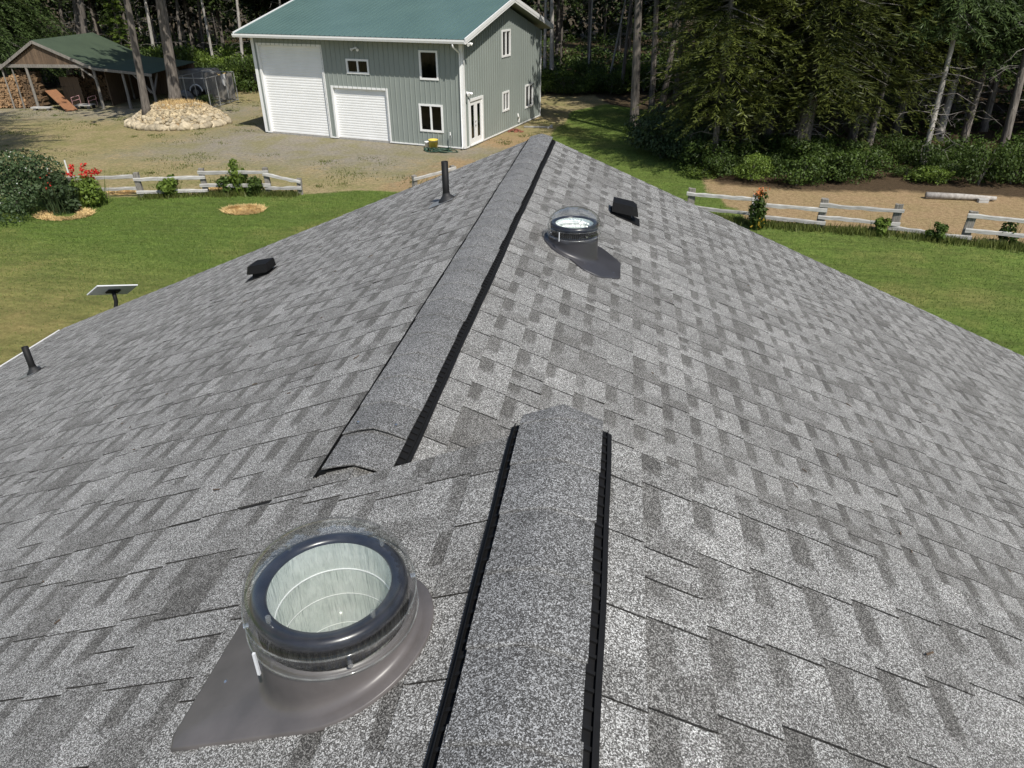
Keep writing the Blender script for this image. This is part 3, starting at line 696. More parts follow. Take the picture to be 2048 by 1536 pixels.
def rollup(x0, x1, z1, nsl):
    O_, ex, ey = WF; V = []; F = []; zz = .07; dz = (z1-.07)/nsl; prof = []
    for i in range(nsl): prof += [(zz+.001, -.130), (zz+dz*.18, -.121), (zz+dz*.55, -.118), (zz+dz*.82, -.122)]; zz += dz
    prof.append((z1, -.13))
    for z, d in prof: V += [(x0, d, z), (x1, d, z)]
    F = [(2*i, 2*i+1, 2*i+3, 2*i+2) for i in range(len(prof)-1)]
    dr = frame_obj('garage_door', V, F, MAT['roll'], barn, O_, ex, ey)
    dr['_loc'] = tuple(BC)
    m = MB()
    m.box(x0-.10, x0+.015, -.17, .030, .05, z1+.10); m.box(x1-.015, x1+.10, -.17, .030, .05, z1+.10); m.box(x0+.015, x1-.015, -.17, .028, z1, z1+.10)
    frame_obj('door_frame', m.V, m.F, MAT['white_metal'], dr, O_, ex, ey)
rollup(8.25, 12.28, 4.59, 34); rollup(4.45, 7.75, 2.64, 20)
m = MB(); x0, x1, z0, z1 = .58, 2.19, .08, 2.29
m.box(x0-.07, x0+.06, -.05, .05, z0, z1+.07); m.box(x1-.06, x1+.07, -.05, .05, z0, z1+.07); m.box(x0+.06, x1-.06, -.05, .048, z1-.06, z1+.07); m.box(x0+.06, x1-.06, -.05, .06, z0-.02, z0+.04)
drf = frame_obj('door', m.V, m.F, MAT['white_metal'], barn, WS[0], WS[1], WS[2]); drf['_loc'] = tuple(BC)
for a, b in ((x0+.06, (x0+x1)/2-.006), ((x0+x1)/2+.006, x1-.06)):
    m = MB(); st = .17
    m.box(a, a+st, -.045, .0, z0+.04, z1-.06); m.box(b-st, b, -.045, .0, z0+.04, z1-.06); m.box(a+st, b-st, -.045, -.001, z0+.04, z0+.32); m.box(a+st, b-st, -.045, -.001, z1-.26, z1-.06)
    frame_obj('door_leaf', m.V, m.F, MAT['white_metal'], drf, *WS)
    frame_obj('pane', [(a+st, -.03, z0+.32), (b-st, -.03, z0+.32), (b-st, -.03, z1-.26), (a+st, -.03, z1-.26)], [(0, 1, 2, 3)], MAT['pane'], drf, *WS)
for zz in (1.02, 1.22):
    m = MB(); m.tube([((x0+x1)/2-.09, .0, zz), ((x0+x1)/2-.09, .06, zz)], [.035, .03], 8); frame_obj('handle', m.V, m.F, MAT['galv'], drf, *WS)
def flood(wall, x, z, d=.05):
    m = MB(); O_, ex, ey = wall
    m.lathe([(.06, 0), (.06, .02), (.001, .02)], 10, (x, d, z))
    m.beam((x, .02, z), (x, d+.05, z), .10, .10)
    for s_ in (-1, 1): m.tube([(x+s_*.05, d+.04, z), (x+s_*.14, d+.12, z-.04), (x+s_*.20, d+.20, z-.08)], [.03, .05, .075], 8)
    frame_obj('flood_light', m.V, m.F, MAT['white_metal'], barn, O_, ex, ey)
flood(WF, 5.98, 4.60); flood(WS, .28, 2.72); flood(WS, -.2, 5.0, .35)
m = MB(); m.box(BWid+.03, BWid+.25, .02, .20, 2.75, 3.1); frame_obj('meter_box', m.V, m.F, MAT['black_plastic'], barn, BC, BU, BW)
m = MB(); m.tube([(7.05, .05, .75), (7.05, .09, .6), (7.2, .09, .5), (7.2, .06, .25)], [.05, .05, .05, .05], 8); frame_obj('wall_vent', m.V, m.F, MAT['white_metal'], barn, *WS)
def bpt(x, out, z): return tuple(WF[0]+WF[1]*x+WF[2]*out+np.array((0, 0, z)))
# things at the barn foot
def bucket(P, r, h, mat, label):
    t = empty('bucket', P, label, 'bucket')
    MB().lathe([(.001, .0), (r*.86, .0), (r, h), (r+.012, h), (r+.012, h-.03), (r, h-.035), (r*.97, h-.01), (r*.84, .02), (.001, .02)], 20).build('body', mat, t, True)
    pts = [(r*math.cos(a), 0, h-.03-.10*math.sin(a)) for a in np.linspace(0, math.pi, 9)]
    MB().tube([(p[0]*1.03, -r*1.0*math.sin(a), h-.03-.05*math.sin(a)) for p, a in zip(pts, np.linspace(0, math.pi, 9))], [.006]*9, 6).build('handle', MAT['galv'], t)
bucket(bpt(1.62, .42, 0), .24, .48, MAT['yellow'], 'yellow tub standing against the barn wall under the window')
bucket(bpt(2.0, .36, 0), .14, .34, MAT['white_metal'], 'small white bucket beside the yellow tub')
t = empty('garden_hose', bpt(1.0, .85, 0), 'coiled dark green garden hose lying by the barn corner', 'hose')
pts = []
for i in range(150):
    a = i*.32; r_ = .34+.13*math.sin(i*.21)+.05*math.sin(i*1.7); pts.append((r_*math.cos(a)*1.5+.25*math.sin(i*.05), r_*math.sin(a)*.8, .03+.0012*i*(.5+.5*math.sin(i*.6))))
MB().tube(pts, [.022]*150, 6).build('coil', MAT['hose'], t, True)
MB().lathe([(.05, 0), (.13, .02), (.15, .12), (.06, .16), (.001, .16)], 14, (-.75, .1, 0)).build('reel_hub', MAT['hose'], t, True)
t = empty('standpipe', bpt(.72, .22, 0), 'thin standpipe tap by the barn corner', 'tap')
MB().tube([(0, 0, 0), (0, 0, .72)], [.018, .018], 8).build('pipe', MAT['galv'], t); MB().tube([(0, -.0, .70), (.0, 0, .86)], [.035, .03], 8).build('head', MAT['white_metal'], t)
MB().tube([(0, 0, .72), (.07, -.07, .70), (.09, -.09, .62)], [.016, .016, .018], 8).build('spout', MAT['galv'], t)
def spt(x, out, z): return tuple(WS[0]+WS[1]*x+WS[2]*out+np.array((0, 0, z)))
t = empty('brick_pile', spt(5.6, .55, 0), 'small heap of red bricks by the barn gable wall', 'bricks')
for i in range(16):
    lv = i//8; m = MB(); a = random.uniform(0, 3); c_ = (random.uniform(-.45, .45)*(1-.4*lv), random.uniform(-.22, .22)*(1-.4*lv), .04+.075*lv)
    m.obox((0, 0, 0), (math.cos(a), math.sin(a), 0), (-math.sin(a), math.cos(a), 0), (0, 0, 1), .11, .052, .035); m.build('brick', MAT['brick'], t, loc=None).location = c_
t = empty('timber_offcut', tuple(G(1078, 256)), 'pale timber offcut lying on the ground past the roof peak', 'timber')
m = MB(); m.beam((-.9, .05, .05), (.8, .0, .07), .10, .07); m.beam((.55, -.2, .04), (.75, .35, .12), .09, .08); m.build('board', MAT['old_wood'], t)

# ------------------------------------------------------------------ open shed with firewood
HR = np.array((math.cos(AZ), math.sin(AZ), 0)); HF = np.array((-math.sin(AZ), math.cos(AZ), 0)); HZ = np.array((0, 0, 1.))
SD = fwd(G(215, 216)); S0 = atf(112, 216, SD); S0[2] = 0
shed = empty('open_shed', tuple(S0), 'open timber shed with green metal roof sheltering firewood', 'shed')
def so(name, mb, mat, parent=None, smooth=False):
    p = parent or shed; return frame_obj(name, mb.V, mb.F, mat, p, S0, HR, HF, smooth=smooth)
AP = 4.25; KX, KZ = 3.55, 2.62; SLN = 7.4
for xs in ([(0, AP), (KX, KZ), (7.35, 2.22)], [(0, AP), (-2.75, 2.62), (-5.6, 2.34)]):
    br = []
    for (xa, za), (xb, zb) in zip(xs[:-1], xs[1:]):
        m = MB(); ys = list(np.arange(-.45, SLN, .24)); V = []; F = []
        for i, y in enumerate(np.linspace(-.45, SLN, 4*33+1)):
            h = .022 if i % 4 in (1,) else 0; V += [(xa, y, za+h), (xb, y, zb+h)]
        F = [(2*i, 2*i+1, 2*i+3, 2*i+2) for i in range(4*33)]
        m.add(V, F); so('roof', m, MAT['shed_roof'])
        m = MB(); m.add([(xa, -.45, za-.03), (xb, -.45, zb-.03), (xb, SLN, zb-.03), (xa, SLN, za-.03)], [(0, 1, 2, 3)]); so('roof_sheathing', m, MAT['shed_wood'])
        m = MB(); m.beam((xa, -.47, za-.10), (xb, -.47, zb-.10), .05, .17); so('fascia', m, MAT['post_wood'])
m = MB()
for i in range(30):
    x = -2.35+i*.16; 
    if abs(x) < 3.0:
        top = AP-.2-abs(x)*(AP-KZ)/(KX if x > 0 else 2.75); 
        if top > 2.75: 
            mm = MB(); mm.box(x+.004, x+.156, -.30, -.275+.006*(i % 2), 2.72, top); so('gable_board', mm, MAT['shed_wood'])
m = MB(); m.beam((-2.75, -.32, 2.72), (3.4, -.32, 2.66), .10, .2); so('beam', m, MAT['post_wood'])
for x, y, h in ((-1.0, -.3, 2.7), (3.45, -.3, 2.66), (-2.65, -.3, 2.6), (-2.0, -.25, 2.7), (7.1, -.2, 2.15), (7.1, 4.2, 2.1), (3.45, 4.2, 2.6), (-1.0, 5, 3.0), (-5.4, 4, 2.3), (5.3, -.25, 2.35)):
    m = MB(); w_ = .09 if x in (-2.65, -2.0) else .16; m.tube([(x, y, 0), (x+.02, y, h*.5), (x, y, h)], [w_*.62, w_*.55, w_*.52], 9); so('post', m, MAT['post_wood'])
for a, b in (((7.1, -.2, .9), (5.9, -.2, 2.25)), ((7.1, -.2, .9), (7.1, .9, 2.1)), ((3.45, -.3, 1.9), (2.6, -.3, 2.6)), ((6.2, -.2, 2.2), (6.9, -.2, 1.0))):
    m = MB(); m.beam(a, b, .09, .09); so('brace', m, MAT['post_wood'])
for i in range(26):
    mm = MB(); x = -1.2+i*.33; mm.box(x, x+.31, SLN-.7, SLN-.67, 0, 2.2); so('back_board', mm, MAT['shed_wood'])  # boards closing the back, added to darken the shed inside
mm = MB(); mm.box(3.42, 3.47, 1.0, SLN-.7, 0, 2.5); so('shade_partition', mm, MAT['shed_wood'])  # unseen wall added to keep sun out of the shed
def firewood(name, label, x0, x1, y, h, seed, tint, depth=.55):
    r = random.Random(seed); mb = MB(); z = .06
    while z < h:
        x = x0+r.uniform(0, .1); rowh = r.uniform(.10, .15)
        while x < x1:
            wd = r.uniform(.12, .24); yy = y+r.uniform(-.08, .05); k_ = r.choice((3, 4, 5, 6)); ph = r.uniform(0, 6); t_ = r.choice(tint)*r.uniform(.75, 1.2)
            if z+rowh < h+.15*math.sin(x*3+seed):
                V = []
                for d in (0, depth):
                    for q in range(k_):
                        a = ph+2*math.pi*q/k_; rr = r.uniform(.85, 1.15); V.append((x+wd/2+math.cos(a)*wd*.58*rr, yy+d, z+rowh/2+math.sin(a)*rowh*.68*rr))
                mb.add(V, [tuple(range(k_)), tuple(range(2*k_-1, k_-1, -1))]+[(q, k_+q, k_+(q+1) % k_, (q+1) % k_) for q in range(k_)], t_)
            x += wd
        z += rowh
    O_ = S0; W = np.array(mb.V); W = W[:, :1]*HR+W[:, 1:2]*HF+W[:, 2:]*HZ
    t = empty(name, tuple(S0+HR*(x0+x1)/2+HF*y), label, 'firewood')
    me = mesh('split_logs', W-(np.array(t.location)-S0), mb.F, MAT['log'], mb.T); o = link('split_logs', me, t); tag(o, kind='stuff'); return t
firewood('firewood_stack', 'tall stack of pale orange split firewood under the shed side roof', -4.3, -2.0, -.15, 2.15, 1, (1.15, 1.0, .8))
firewood('firewood_stack', 'stack of grey weathered split firewood between two shed posts', -1.95, -.75, -.05, 2.45, 2, (.42, .5, .36))
firewood('firewood_stack', 'firewood stacked inside the shed behind the plank, coloured dark for the shade', -.6, 2.2, 3.2, 1.7, 3, (.5, .6))  # low tint puts the shed's inner shade into the log colour
firewood('firewood_stack', 'low grey firewood heap at the outer end of the shed', -6.2, -4.6, .2, .75, 4, (.55, .7))
def spw(x, y, z): return tuple(S0+HR*x+HF*y+HZ*z)
t = empty('plank', spw(.9, -1.0, 0), 'wide orange plank leaning into the open shed', 'plank')
m = MB(); m.beam((-.9, 1.0, 1.15), (.95, -.35, .04), .75, .05); frame_obj('board', [np.array(v) for v in m.V], m.F, MAT['plank'], t, spw(.9, -1.0, 0), HR, HF)
t = empty('board_panel', spw(.35, .4, 0), 'square tan board standing behind the orange plank', 'board')
m = MB(); m.beam((-.3, .9, 1.55), (1.0, .9, 1.5), .05, .62); m.beam((-.3, .95, .6), (1.0, .95, .6), .05, 1.2); frame_obj('board', m.V, m.F, MAT['straw'] if False else MAT['shed_wood'], t, spw(.35, .4, 0), HR, HF)  # board toned darker to deepen the shade inside the shed
t = empty('hand_cart', spw(2.2, -.3, 0), 'low flat cart with pink metal rails in front of the shed', 'cart')
m = MB(); m.box(-.55, .55, -.35, .4, .22, .28); frame_obj('deck', m.V, m.F, MAT['old_wood'], t, spw(2.2, -.3, 0), HR, HF)
MAT['pink'] = plain('faded_red_paint', (.45, .26, .26), (.34, .18, .18), 8, .6)
for sx in (-.62, .5):
    m = MB()
    for h in (.62, .85): m.tube([(sx, -.3, h-.1), (sx+.35, .1, h)], [.016]*2, 6)
    for f in (0, 1): m.tube([(sx+.35*f, -.3+.4*f, .25), (sx+.35*f, -.3+.4*f, .75+.1*f)], [.016]*2, 6)
    frame_obj('rail', m.V, m.F, MAT['pink'], t, spw(2.2, -.3, 0), HR, HF)
for sx, sy in ((-.4, -.3), (.4, -.3), (-.4, .35), (.4, .35)):
    m = MB(); m.tube([(sx, sy-.04, .12), (sx, sy+.04, .12)], [.12, .12], 14); frame_obj('wheel', m.V, m.F, MAT['tyre'], t, spw(2.2, -.3, 0), HR, HF)
t = empty('slab_bench', spw(-.35, -.9, 0), 'weathered slab of timber lying on blocks before the shed', 'slab')
m = MB(); m.box(-.7, .6, -.2, .2, .14, .22); frame_obj('slab', m.V, m.F, MAT['old_wood'], t, spw(-.35, -.9, 0), HR, HF)
for sx in (-.5, .4): m = MB(); m.box(sx-.08, sx+.08, -.15, .15, 0, .14); frame_obj('block', m.V, m.F, MAT['post_wood'], t, spw(-.35, -.9, 0), HR, HF)
# small utility trailer body, dog house and wire kennel to the right of the shed
T0 = atf(405, 196, SD+6.0); T0[2] = 0
t = empty('utility_trailer', tuple(T0), 'old grey enclosed trailer with rounded wheel arch beside the shed', 'trailer')
m = MB(); prof = [(-1.3, .5), (-1.3, 1.55), (-1.0, 1.85), (1.3, 1.85), (1.5, 1.5), (1.5, .5)]; n = len(prof)
m.add([(x, y, z) for y in (-.8, .8) for x, z in prof], [tuple(range(n)), tuple(range(2*n-1, n-1, -1))]+[(i, n+i, n+(i+1) % n, (i+1) % n) for i in range(n)]); frame_obj('body', m.V, m.F, MAT['grey_paint'], t, T0, HR, HF)
for sy in (-.86, .86):
    m = MB(); m.tube([(0, sy-.1, .36), (0, sy+.1, .36)], [.36, .36], 20); wl_ = frame_obj('wheel', m.V, m.F, MAT['tyre'], t, T0, HR, HF); wl_['_loc'] = tuple(T0)
    m = MB(); m.tube([(0, sy-.112, .36), (0, sy+.112, .36)], [.2, .2], 16); frame_obj('rim', m.V, m.F, MAT['grey_paint'], wl_, T0, HR, HF)
    m = MB(); m.tube([(.46*math.cos(a), sy, .40+.46*math.sin(a)) for a in np.linspace(0, math.pi, 13)], [.05]*13, 6); frame_obj('fender', m.V, m.F, MAT['dish'], t, T0, HR, HF)
K0 = atf(372, 205, SD+2.2); K0[2] = 0
t = empty('dog_house', tuple(K0), 'grey igloo shaped dog house with dark arched opening', 'dog house')
m = MB(); m.lathe([(.62, 0), (.64, .15), (.60, .4), (.48, .66), (.28, .82), (.001, .88)], 20); frame_obj('shell', m.V, m.F, MAT['grey_paint'], t, K0, HR, HF, smooth=True)
arch = [(.27*math.cos(a), .33+.27*math.sin(a)) for a in np.linspace(0, math.pi, 9)]; arch = [(.27, .03)]+arch+[(-.27, .03)]; n = len(arch)
for nm, sc_, y_, mt in (('porch', 1.3, -.78, 'grey_paint'), ('opening', 1.0, -.785, 'dark')):
    m = MB(); m.add([(.2+x*sc_, y, z*sc_) for y in (y_, -.4) for x, z in arch], [tuple(range(n)), tuple(range(2*n-1, n-1, -1))]+[(i, n+i, n+(i+1) % n, (i+1) % n) for i in range(n)]); frame_obj(nm, m.V, m.F, MAT[mt], t, K0, HR, HF)  # the opening is a solid block, its inner shade painted as dark colour
A_, B_ = G(423, 218), G(477, 201); dv = (B_-A_); KL = np.linalg.norm(dv); dv /= KL; dn = np.array((-dv[1], dv[0], 0))
ken = empty('wire_kennel', tuple(A_), 'wire mesh dog kennel of galvanised posts beside the woods', 'kennel')
def kp(x, y, z): return A_+dv*x+dn*y+HZ*z-A_
for x in np.linspace(0, KL, 4):
    for y in (0, 2.4):
        MB().tube([kp(x, y, 0), kp(x, y, 1.95)], [.032, .032], 8).build('post', MAT['galv'], ken)
for z in (.08, 1.93):
    for a, b in ((kp(0, 0, z), kp(KL, 0, z)), (kp(0, 2.4, z), kp(KL, 2.4, z)), (kp(0, 0, z), kp(0, 2.4, z)), (kp(KL, 0, z), kp(KL, 2.4, z))): MB().tube([a, b], [.025, .025], 6).build('rail', MAT['galv'], ken)
m = MB()
for a, b, L_ in (((0, 0), (1, 0), KL), ((KL, 0), (0, 1), 2.4)):
    for i in range(int(L_/.10)):
        for sg in (-1, 1):
            x0_ = i*.10; h = 1.8; x1_ = x0_+sg*h; f0 = 0.; f1 = 1.
            lo = max(0, min(1, (0-x0_)/(x1_-x0_))) if x1_ < 0 else 1; hi_ = min(1, (L_-x0_)/(x1_-x0_)) if x1_ > L_ else 1; fe = min(lo if x1_ < 0 else 1, hi_)
            p = kp(a[0]+b[0]*x0_, a[1]+b[1]*x0_, .1); q = kp(a[0]+b[0]*(x0_+(x1_-x0_)*fe), a[1]+b[1]*(x0_+(x1_-x0_)*fe), .1+h*fe); m.tube([p, q], [.0035, .0035], 3, False)
o = m.build('wire_mesh', MAT['wire'], ken)
for i in range(8):
    m = MB(); m.obox(kp(KL-.05, .25+.27*i, 1.0), dv, dn, HZ, .012, .125, .9-.05*(i % 3)); m.build('board', MAT['post_wood'], ken)
m = MB(); m.obox(kp(KL/2, .9, .06), dv, dn, HZ, KL/2, .06, .06); m.build('sill', MAT['post_wood'], ken)
t = empty('animal_skull', tuple(A_+dv*KL*.55+HZ*1.95-dn*.05), 'pale horned animal skull hung on the wire kennel', 'skull')
m = MB(); m.add([tuple(dv*x-dn*y+HZ*z) for x, z, y in ((-.30, .0, .05), (.30, .0, .05), (.16, -.30, .10), (.07, -.75, .08), (-.07, -.75, .08), (-.16, -.30, .10))]+[tuple(dv*x+HZ*z+dn*.04) for x, z in ((-.2, -.02), (.2, -.02), (.05, -.6), (-.05, -.6))], [(0, 5, 2, 1), (5, 4, 3, 2), (0, 1, 7, 6), (1, 2, 3, 8, 7), (0, 6, 9, 4, 5), (3, 4, 9, 8)]); m.build('bone', MAT['dish'], t)
for s_ in (-1, 1): MB().tube([tuple(dv*s_*.25), tuple(dv*s_*.48+HZ*.02), tuple(dv*s_*.62+HZ*.14)], [.05, .035, .01], 7).build('horn', MAT['straw'], t)

# ------------------------------------------------------------------ stone mound
def ico(sub=1):
    import bmesh
    b = bmesh.new(); bmesh.ops.create_icosphere(b, subdivisions=sub, radius=1); V = np.array([v.co[:] for v in b.verts]); F = [tuple(v.index for v in f.verts) for f in b.faces]; b.free(); return V, F
ICO1, ICO2 = ico(1), ico(2)
MC = np.array((-26.75, 42.3, 0)); MRX, MRY, MH = 2.95, 2.6, 1.2
def mound_h(x, y):
    r = np.sqrt((x/MRX)**2+(y/MRY)**2); return MH*np.clip(1-r**2.2, 0, 1)**.8
mound = empty('stone_mound', tuple(MC), 'low mound ringed with pale field stones round two tree trunks', 'mound')
nr, na = 14, 48; V = [(0, 0, MH)]; F = []
for i in range(1, nr+1):
    for q in range(na):
        a = 2*math.pi*q/na; x, y = MRX*i/nr*math.cos(a), MRY*i/nr*math.sin(a); V.append((x, y, float(mound_h(x, y))+random.uniform(-.03, .05)-(.05 if i == nr else 0)))
F = [(0, 1+q, 1+(q+1) % na) for q in range(na)]+[(1+(i-1)*na+q, 1+i*na+q, 1+i*na+(q+1) % na, 1+(i-1)*na+(q+1) % na) for i in range(1, nr) for q in range(na)]
MAT['dry_soil'] = plain('dry_soil', (.34, .235, .12), (.20, .135, .07), 6, .95, bump=.6)
link('soil', mesh('soil', V, F, MAT['dry_soil'], smooth=True), mound)
stones = []
for kx in range(6):
    Vs = ICO2[0].copy(); r = np.random.default_rng(40+kx); c_ = r.normal(size=(5, 3)); c_ /= np.linalg.norm(c_, axis=1)[:, None]
    for q in c_: dt = Vs@q; Vs = Vs-np.clip(dt-.62, 0, None)[:, None]*q*.9
    stones.append(mesh('stone', Vs, ICO2[1], MAT['stone'], smooth=True))
Rnd = random.Random(5)
for i in range(150):
    a = Rnd.uniform(-math.pi*1.08, math.pi*.08); f = 1.0 if i < 46 else Rnd.uniform(.80, .97)
    if i < 46: a = -math.pi*1.06+i/45*math.pi*1.12
    x, y = MRX*f*math.cos(a), MRY*f*math.sin(a); s_ = Rnd.uniform(.20, .36) if i < 46 else Rnd.uniform(.11, .21)
    o = link('stone', stones[i % 6], mound, (x, y, float(mound_h(x, y))+s_*.35), None, (s_*Rnd.uniform(.9, 1.35), s_*Rnd.uniform(.8, 1.1), s_*Rnd.uniform(.65, .9))); o.rotation_euler = (Rnd.uniform(-.3, .3), Rnd.uniform(-.3, .3), Rnd.uniform(0, 6))
m = MB()
for i in range(2300):
    a = Rnd.uniform(-math.pi*1.15, math.pi*.15); f = math.sqrt(Rnd.uniform(.10, .98)); x, y = MRX*f*math.cos(a), MRY*f*math.sin(a)
    if f < .55 and Rnd.random() < .75: continue
    s_ = Rnd.uniform(.05, .12); V = ICO1[0]*np.array((s_*Rnd.uniform(.8, 1.4), s_*Rnd.uniform(.8, 1.2), s_*.75))*(1+.2*rng.normal(size=(len(ICO1[0]), 1))*.6)+np.array((x, y, float(mound_h(x, y))+s_*.4)); m.add(V, ICO1[1], Rnd.uniform(.55, 1.25))
tag(m.build('rubble', MAT['rubble'], mound), kind='stuff')

def blades(name, mat, pts, h, wd, parent=None, loc=(0, 0, 0), lean=.5, tone=(.2, 1.0), seed=1):
    """many single-triangle blades at pts (world or parent local)"""
    r = np.random.default_rng(seed); P = np.asarray(pts, float); n = len(P); a = r.uniform(0, 2*np.pi, n); hh = h*r.uniform(.55, 1.2, n); d = np.stack([np.cos(a), np.sin(a), 0*a], 1); b = r.uniform(0, 2*np.pi, n); ln = np.stack([np.cos(b), np.sin(b), 0*b], 1)*(lean*hh*r.uniform(.1, 1, n))[:, None]
    V = np.empty((n, 3, 3)); V[:, 0] = P-d*wd/2; V[:, 1] = P+d*wd/2; V[:, 2] = P+ln+np.array((0, 0, 1))*hh[:, None]
    t = np.repeat(r.uniform(tone[0], tone[1], n), 3); F = np.arange(3*n).reshape(-1, 3)
    return link(name, mesh(name, V.reshape(-1, 3), F, mat, t), parent, loc)
pts = [];
for i in range(1500):
    a = Rnd.uniform(0, 6.28); f = math.sqrt(Rnd.uniform(0, .30)); x, y = MRX*f*math.cos(a)+.3, MRY*f*math.sin(a); pts.append((x, y, float(mound_h(x, y))))
tag(blades('dry_grass', MAT['straw'], pts, .20, .03, mound, lean=.9, tone=(.6, 1.2)), kind='stuff')

# ------------------------------------------------------------------ split-rail fences
def rail_mesh(L, w, h, seed):
    r = random.Random(seed); n = 9; V = []
    for i in range(n):
        x = -L/2+L*i/(n-1); oy, oz = r.uniform(-.012, .012), r.uniform(-.014, .014); ww, hh = w*r.uniform(.85, 1.1), h*r.uniform(.82, 1.12)
        for a, b in ((-1, -.8), (.2, -1), (1, -.5), (.9, .8), (-.3, 1), (-1, .6)): V.append((x, oy+a*ww/2, oz+b*hh/2))
    F = [(i*6+k, i*6+(k+1) % 6, (i+1)*6+(k+1) % 6, (i+1)*6+k) for i in range(n-1) for k in range(6)]+[tuple(range(5, -1, -1)), tuple((n-1)*6+k for k in range(6))]
    return mesh('rail', V, F, MAT['old_wood'])
def fence(posts, heights, rails, label, seed, pw=.10):
    """posts: ground points; rails: (i, j, z_i, z_j, side offset, overhang)"""
    root = empty('split_rail_fence', (float(posts[0][0]), float(posts[0][1]), 0), label, 'fence'); O_ = np.array((posts[0][0], posts[0][1], 0)); r = random.Random(seed)
    for p, h in zip(posts, heights):
        V = []; m = MB(); a = r.uniform(0, .5)
        V = []
        for z in (-.1, h*.35, h*.7, h):
            ox, oy = r.uniform(-.015, .015), r.uniform(-.015, .015)
            for i_, j_ in ((-1, -.9), (-.6, -1), (.8, -1), (1, -.6), (1, .9), (.5, 1), (-.9, 1), (-1, .5)): V.append((ox+i_*pw*r.uniform(.93, 1.05), oy+j_*.075*r.uniform(.93, 1.05), z+(r.uniform(-.02, .02) if z == h else 0)))
        m.add(V, [(q*8+k_, q*8+(k_+1) % 8, q*8+8+(k_+1) % 8, q*8+8+k_) for q in range(3) for k_ in range(8)]+[tuple(24+k_ for k_ in range(8))])
        da_ = np.array(posts[-1])-np.array(posts[0])
        o = m.build('post', MAT['post_wood'], root); o.location = np.array((p[0], p[1], 0))-O_; o.rotation_euler[2] = math.atan2(da_[1], da_[0])+a*.3-.08
    for k_, (i, j, zi, zj, off, ov) in enumerate(rails):
        a, b = np.array((*posts[i], zi)), np.array((*posts[j], zj)); d = b-a; L = np.linalg.norm(d); d /= L; nrm = np.array((-d[1], d[0], 0))
        c = (a+b)/2+nrm*off; o = link('rail', rail_mesh(L+2*ov, .075, .15, seed*50+k_), root, c-O_)
        o.rotation_mode = 'XYZ'; o.rotation_euler = (0, -math.asin(d[2]), math.atan2(d[1], d[0]))
    return root
A_l = [G(x, y)[:2] for x, y in ((150, 397), (284, 394), (413, 389), (539, 387.5), (602, 389))]
fence(A_l, [.85, .98, 1.05, 1.05, .66], [(0, 1, .78, .80, .05, .1), (0, 1, .32, .34, .05, .1), (1, 2, .72, .72, -.10, .12), (1, 2, .22, .20, -.10, .12), (2, 3, .90, .90, -.10, .12), (2, 3, .40, .36, -.11, .14), (3, 4, .80, .55, -.10, .1), (3, 4, .26, .28, -.10, .1)], 'weathered grey split-rail fence beside the red flowers and left lawn', 21)
fence(FR, [1.0, 1.0, 1.04, 1.0, 1.02, 1.0], [(0, 1, .82, .84, -.1, .16), (0, 1, .34, .33, -.1, .1), (1, 2, .68, .68, -.1, .12), (1, 2, .26, .24, -.11, .16), (2, 3, .84, .80, -.1, .16), (2, 3, .44, .34, -.11, .14), (3, 4, .20, .16, -.1, .16), (4, 5, .88, .88, -.1, .16), (4, 5, .40, .40, -.1, .1)], 'weathered split-rail fence between the right lawn and the dry track, one top rail missing', 22, .13)
A_m = [G(831, 381)[:2], G(905, 360)[:2]]
fence(A_m, [.62, .62], [(0, 1, .50, .50, -.09, .15)], 'short low rail fence just past the roof edge in front of the barn', 23)
for (x, y, h), lb in zip(((143, 366, .62), (106, 372, .6)), ('thin white marker stake by the red flowers', 'thin white marker stake at the edge of the big bush')):
    P = G(x, y); t = empty('marker_stake', tuple(P), lb, 'stake'); MB().beam((0, 0, 0), (0, 0, h+.35), .05, .03, up=(1, 0, 0)).build('stake', MAT['white_metal'], t)
P = G(1850, 397); Q = G(1990, 403); d = Q-P; t = empty('felled_log', tuple(P), 'pale peeled log lying on the dry track by the woods', 'log')
MB().tube([(0, 0, .13), tuple(d*.5+HZ*.13), tuple(d+HZ*.12)], [.135, .12, .075], 14).build('trunk', MAT['bark_pale'], t, True)
t = empty('timber_block', tuple(G(1965, 405)), 'small pale timber block beside the felled log', 'block'); MB().box(-.18, .18, -.08, .08, 0, .14).build('block', MAT['old_wood'], t)

# ------------------------------------------------------------------ foliage tools
def leaf_cloud(n, lobes, size, seed, up=.35, shell=.55, squash=1.0):
    """leaf quads spread over clumpy lobes: lobes = list of (cx,cy,cz,rx,ry,rz); returns V, F, tone"""
    r = np.random.default_rng(seed); L = np.array(lobes, float); wv = (L[:, 3]*L[:, 4]+L[:, 4]*L[:, 5]); li = r.choice(len(L), n, p=wv/wv.sum())
    d = r.normal(size=(n, 3)); d /= np.linalg.norm(d, axis=1)[:, None]; rad = (shell+(1-shell)*r.random(n)**.6)
    P = L[li, :3]+d*L[li, 3:]*rad[:, None]
    nr_ = d+r.normal(size=(n, 3))*.7+np.array((0, 0, up)); nr_ /= np.linalg.norm(nr_, axis=1)[:, None]
    t1 = np.cross(nr_, r.normal(size=(n, 3))); t1 /= np.linalg.norm(t1, axis=1)[:, None]; t2 = np.cross(nr_, t1)
    s_ = size*r.uniform(.55, 1.25, n)[:, None]
    V = np.stack([P-t1*s_*.5, P+t2*s_*.28, P+t1*s_*.5, P-t2*s_*.28], 1).reshape(-1, 3)
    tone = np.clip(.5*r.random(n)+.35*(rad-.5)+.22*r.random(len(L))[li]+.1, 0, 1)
    return V, np.arange(4*n).reshape(-1, 4), np.repeat(tone, 4)
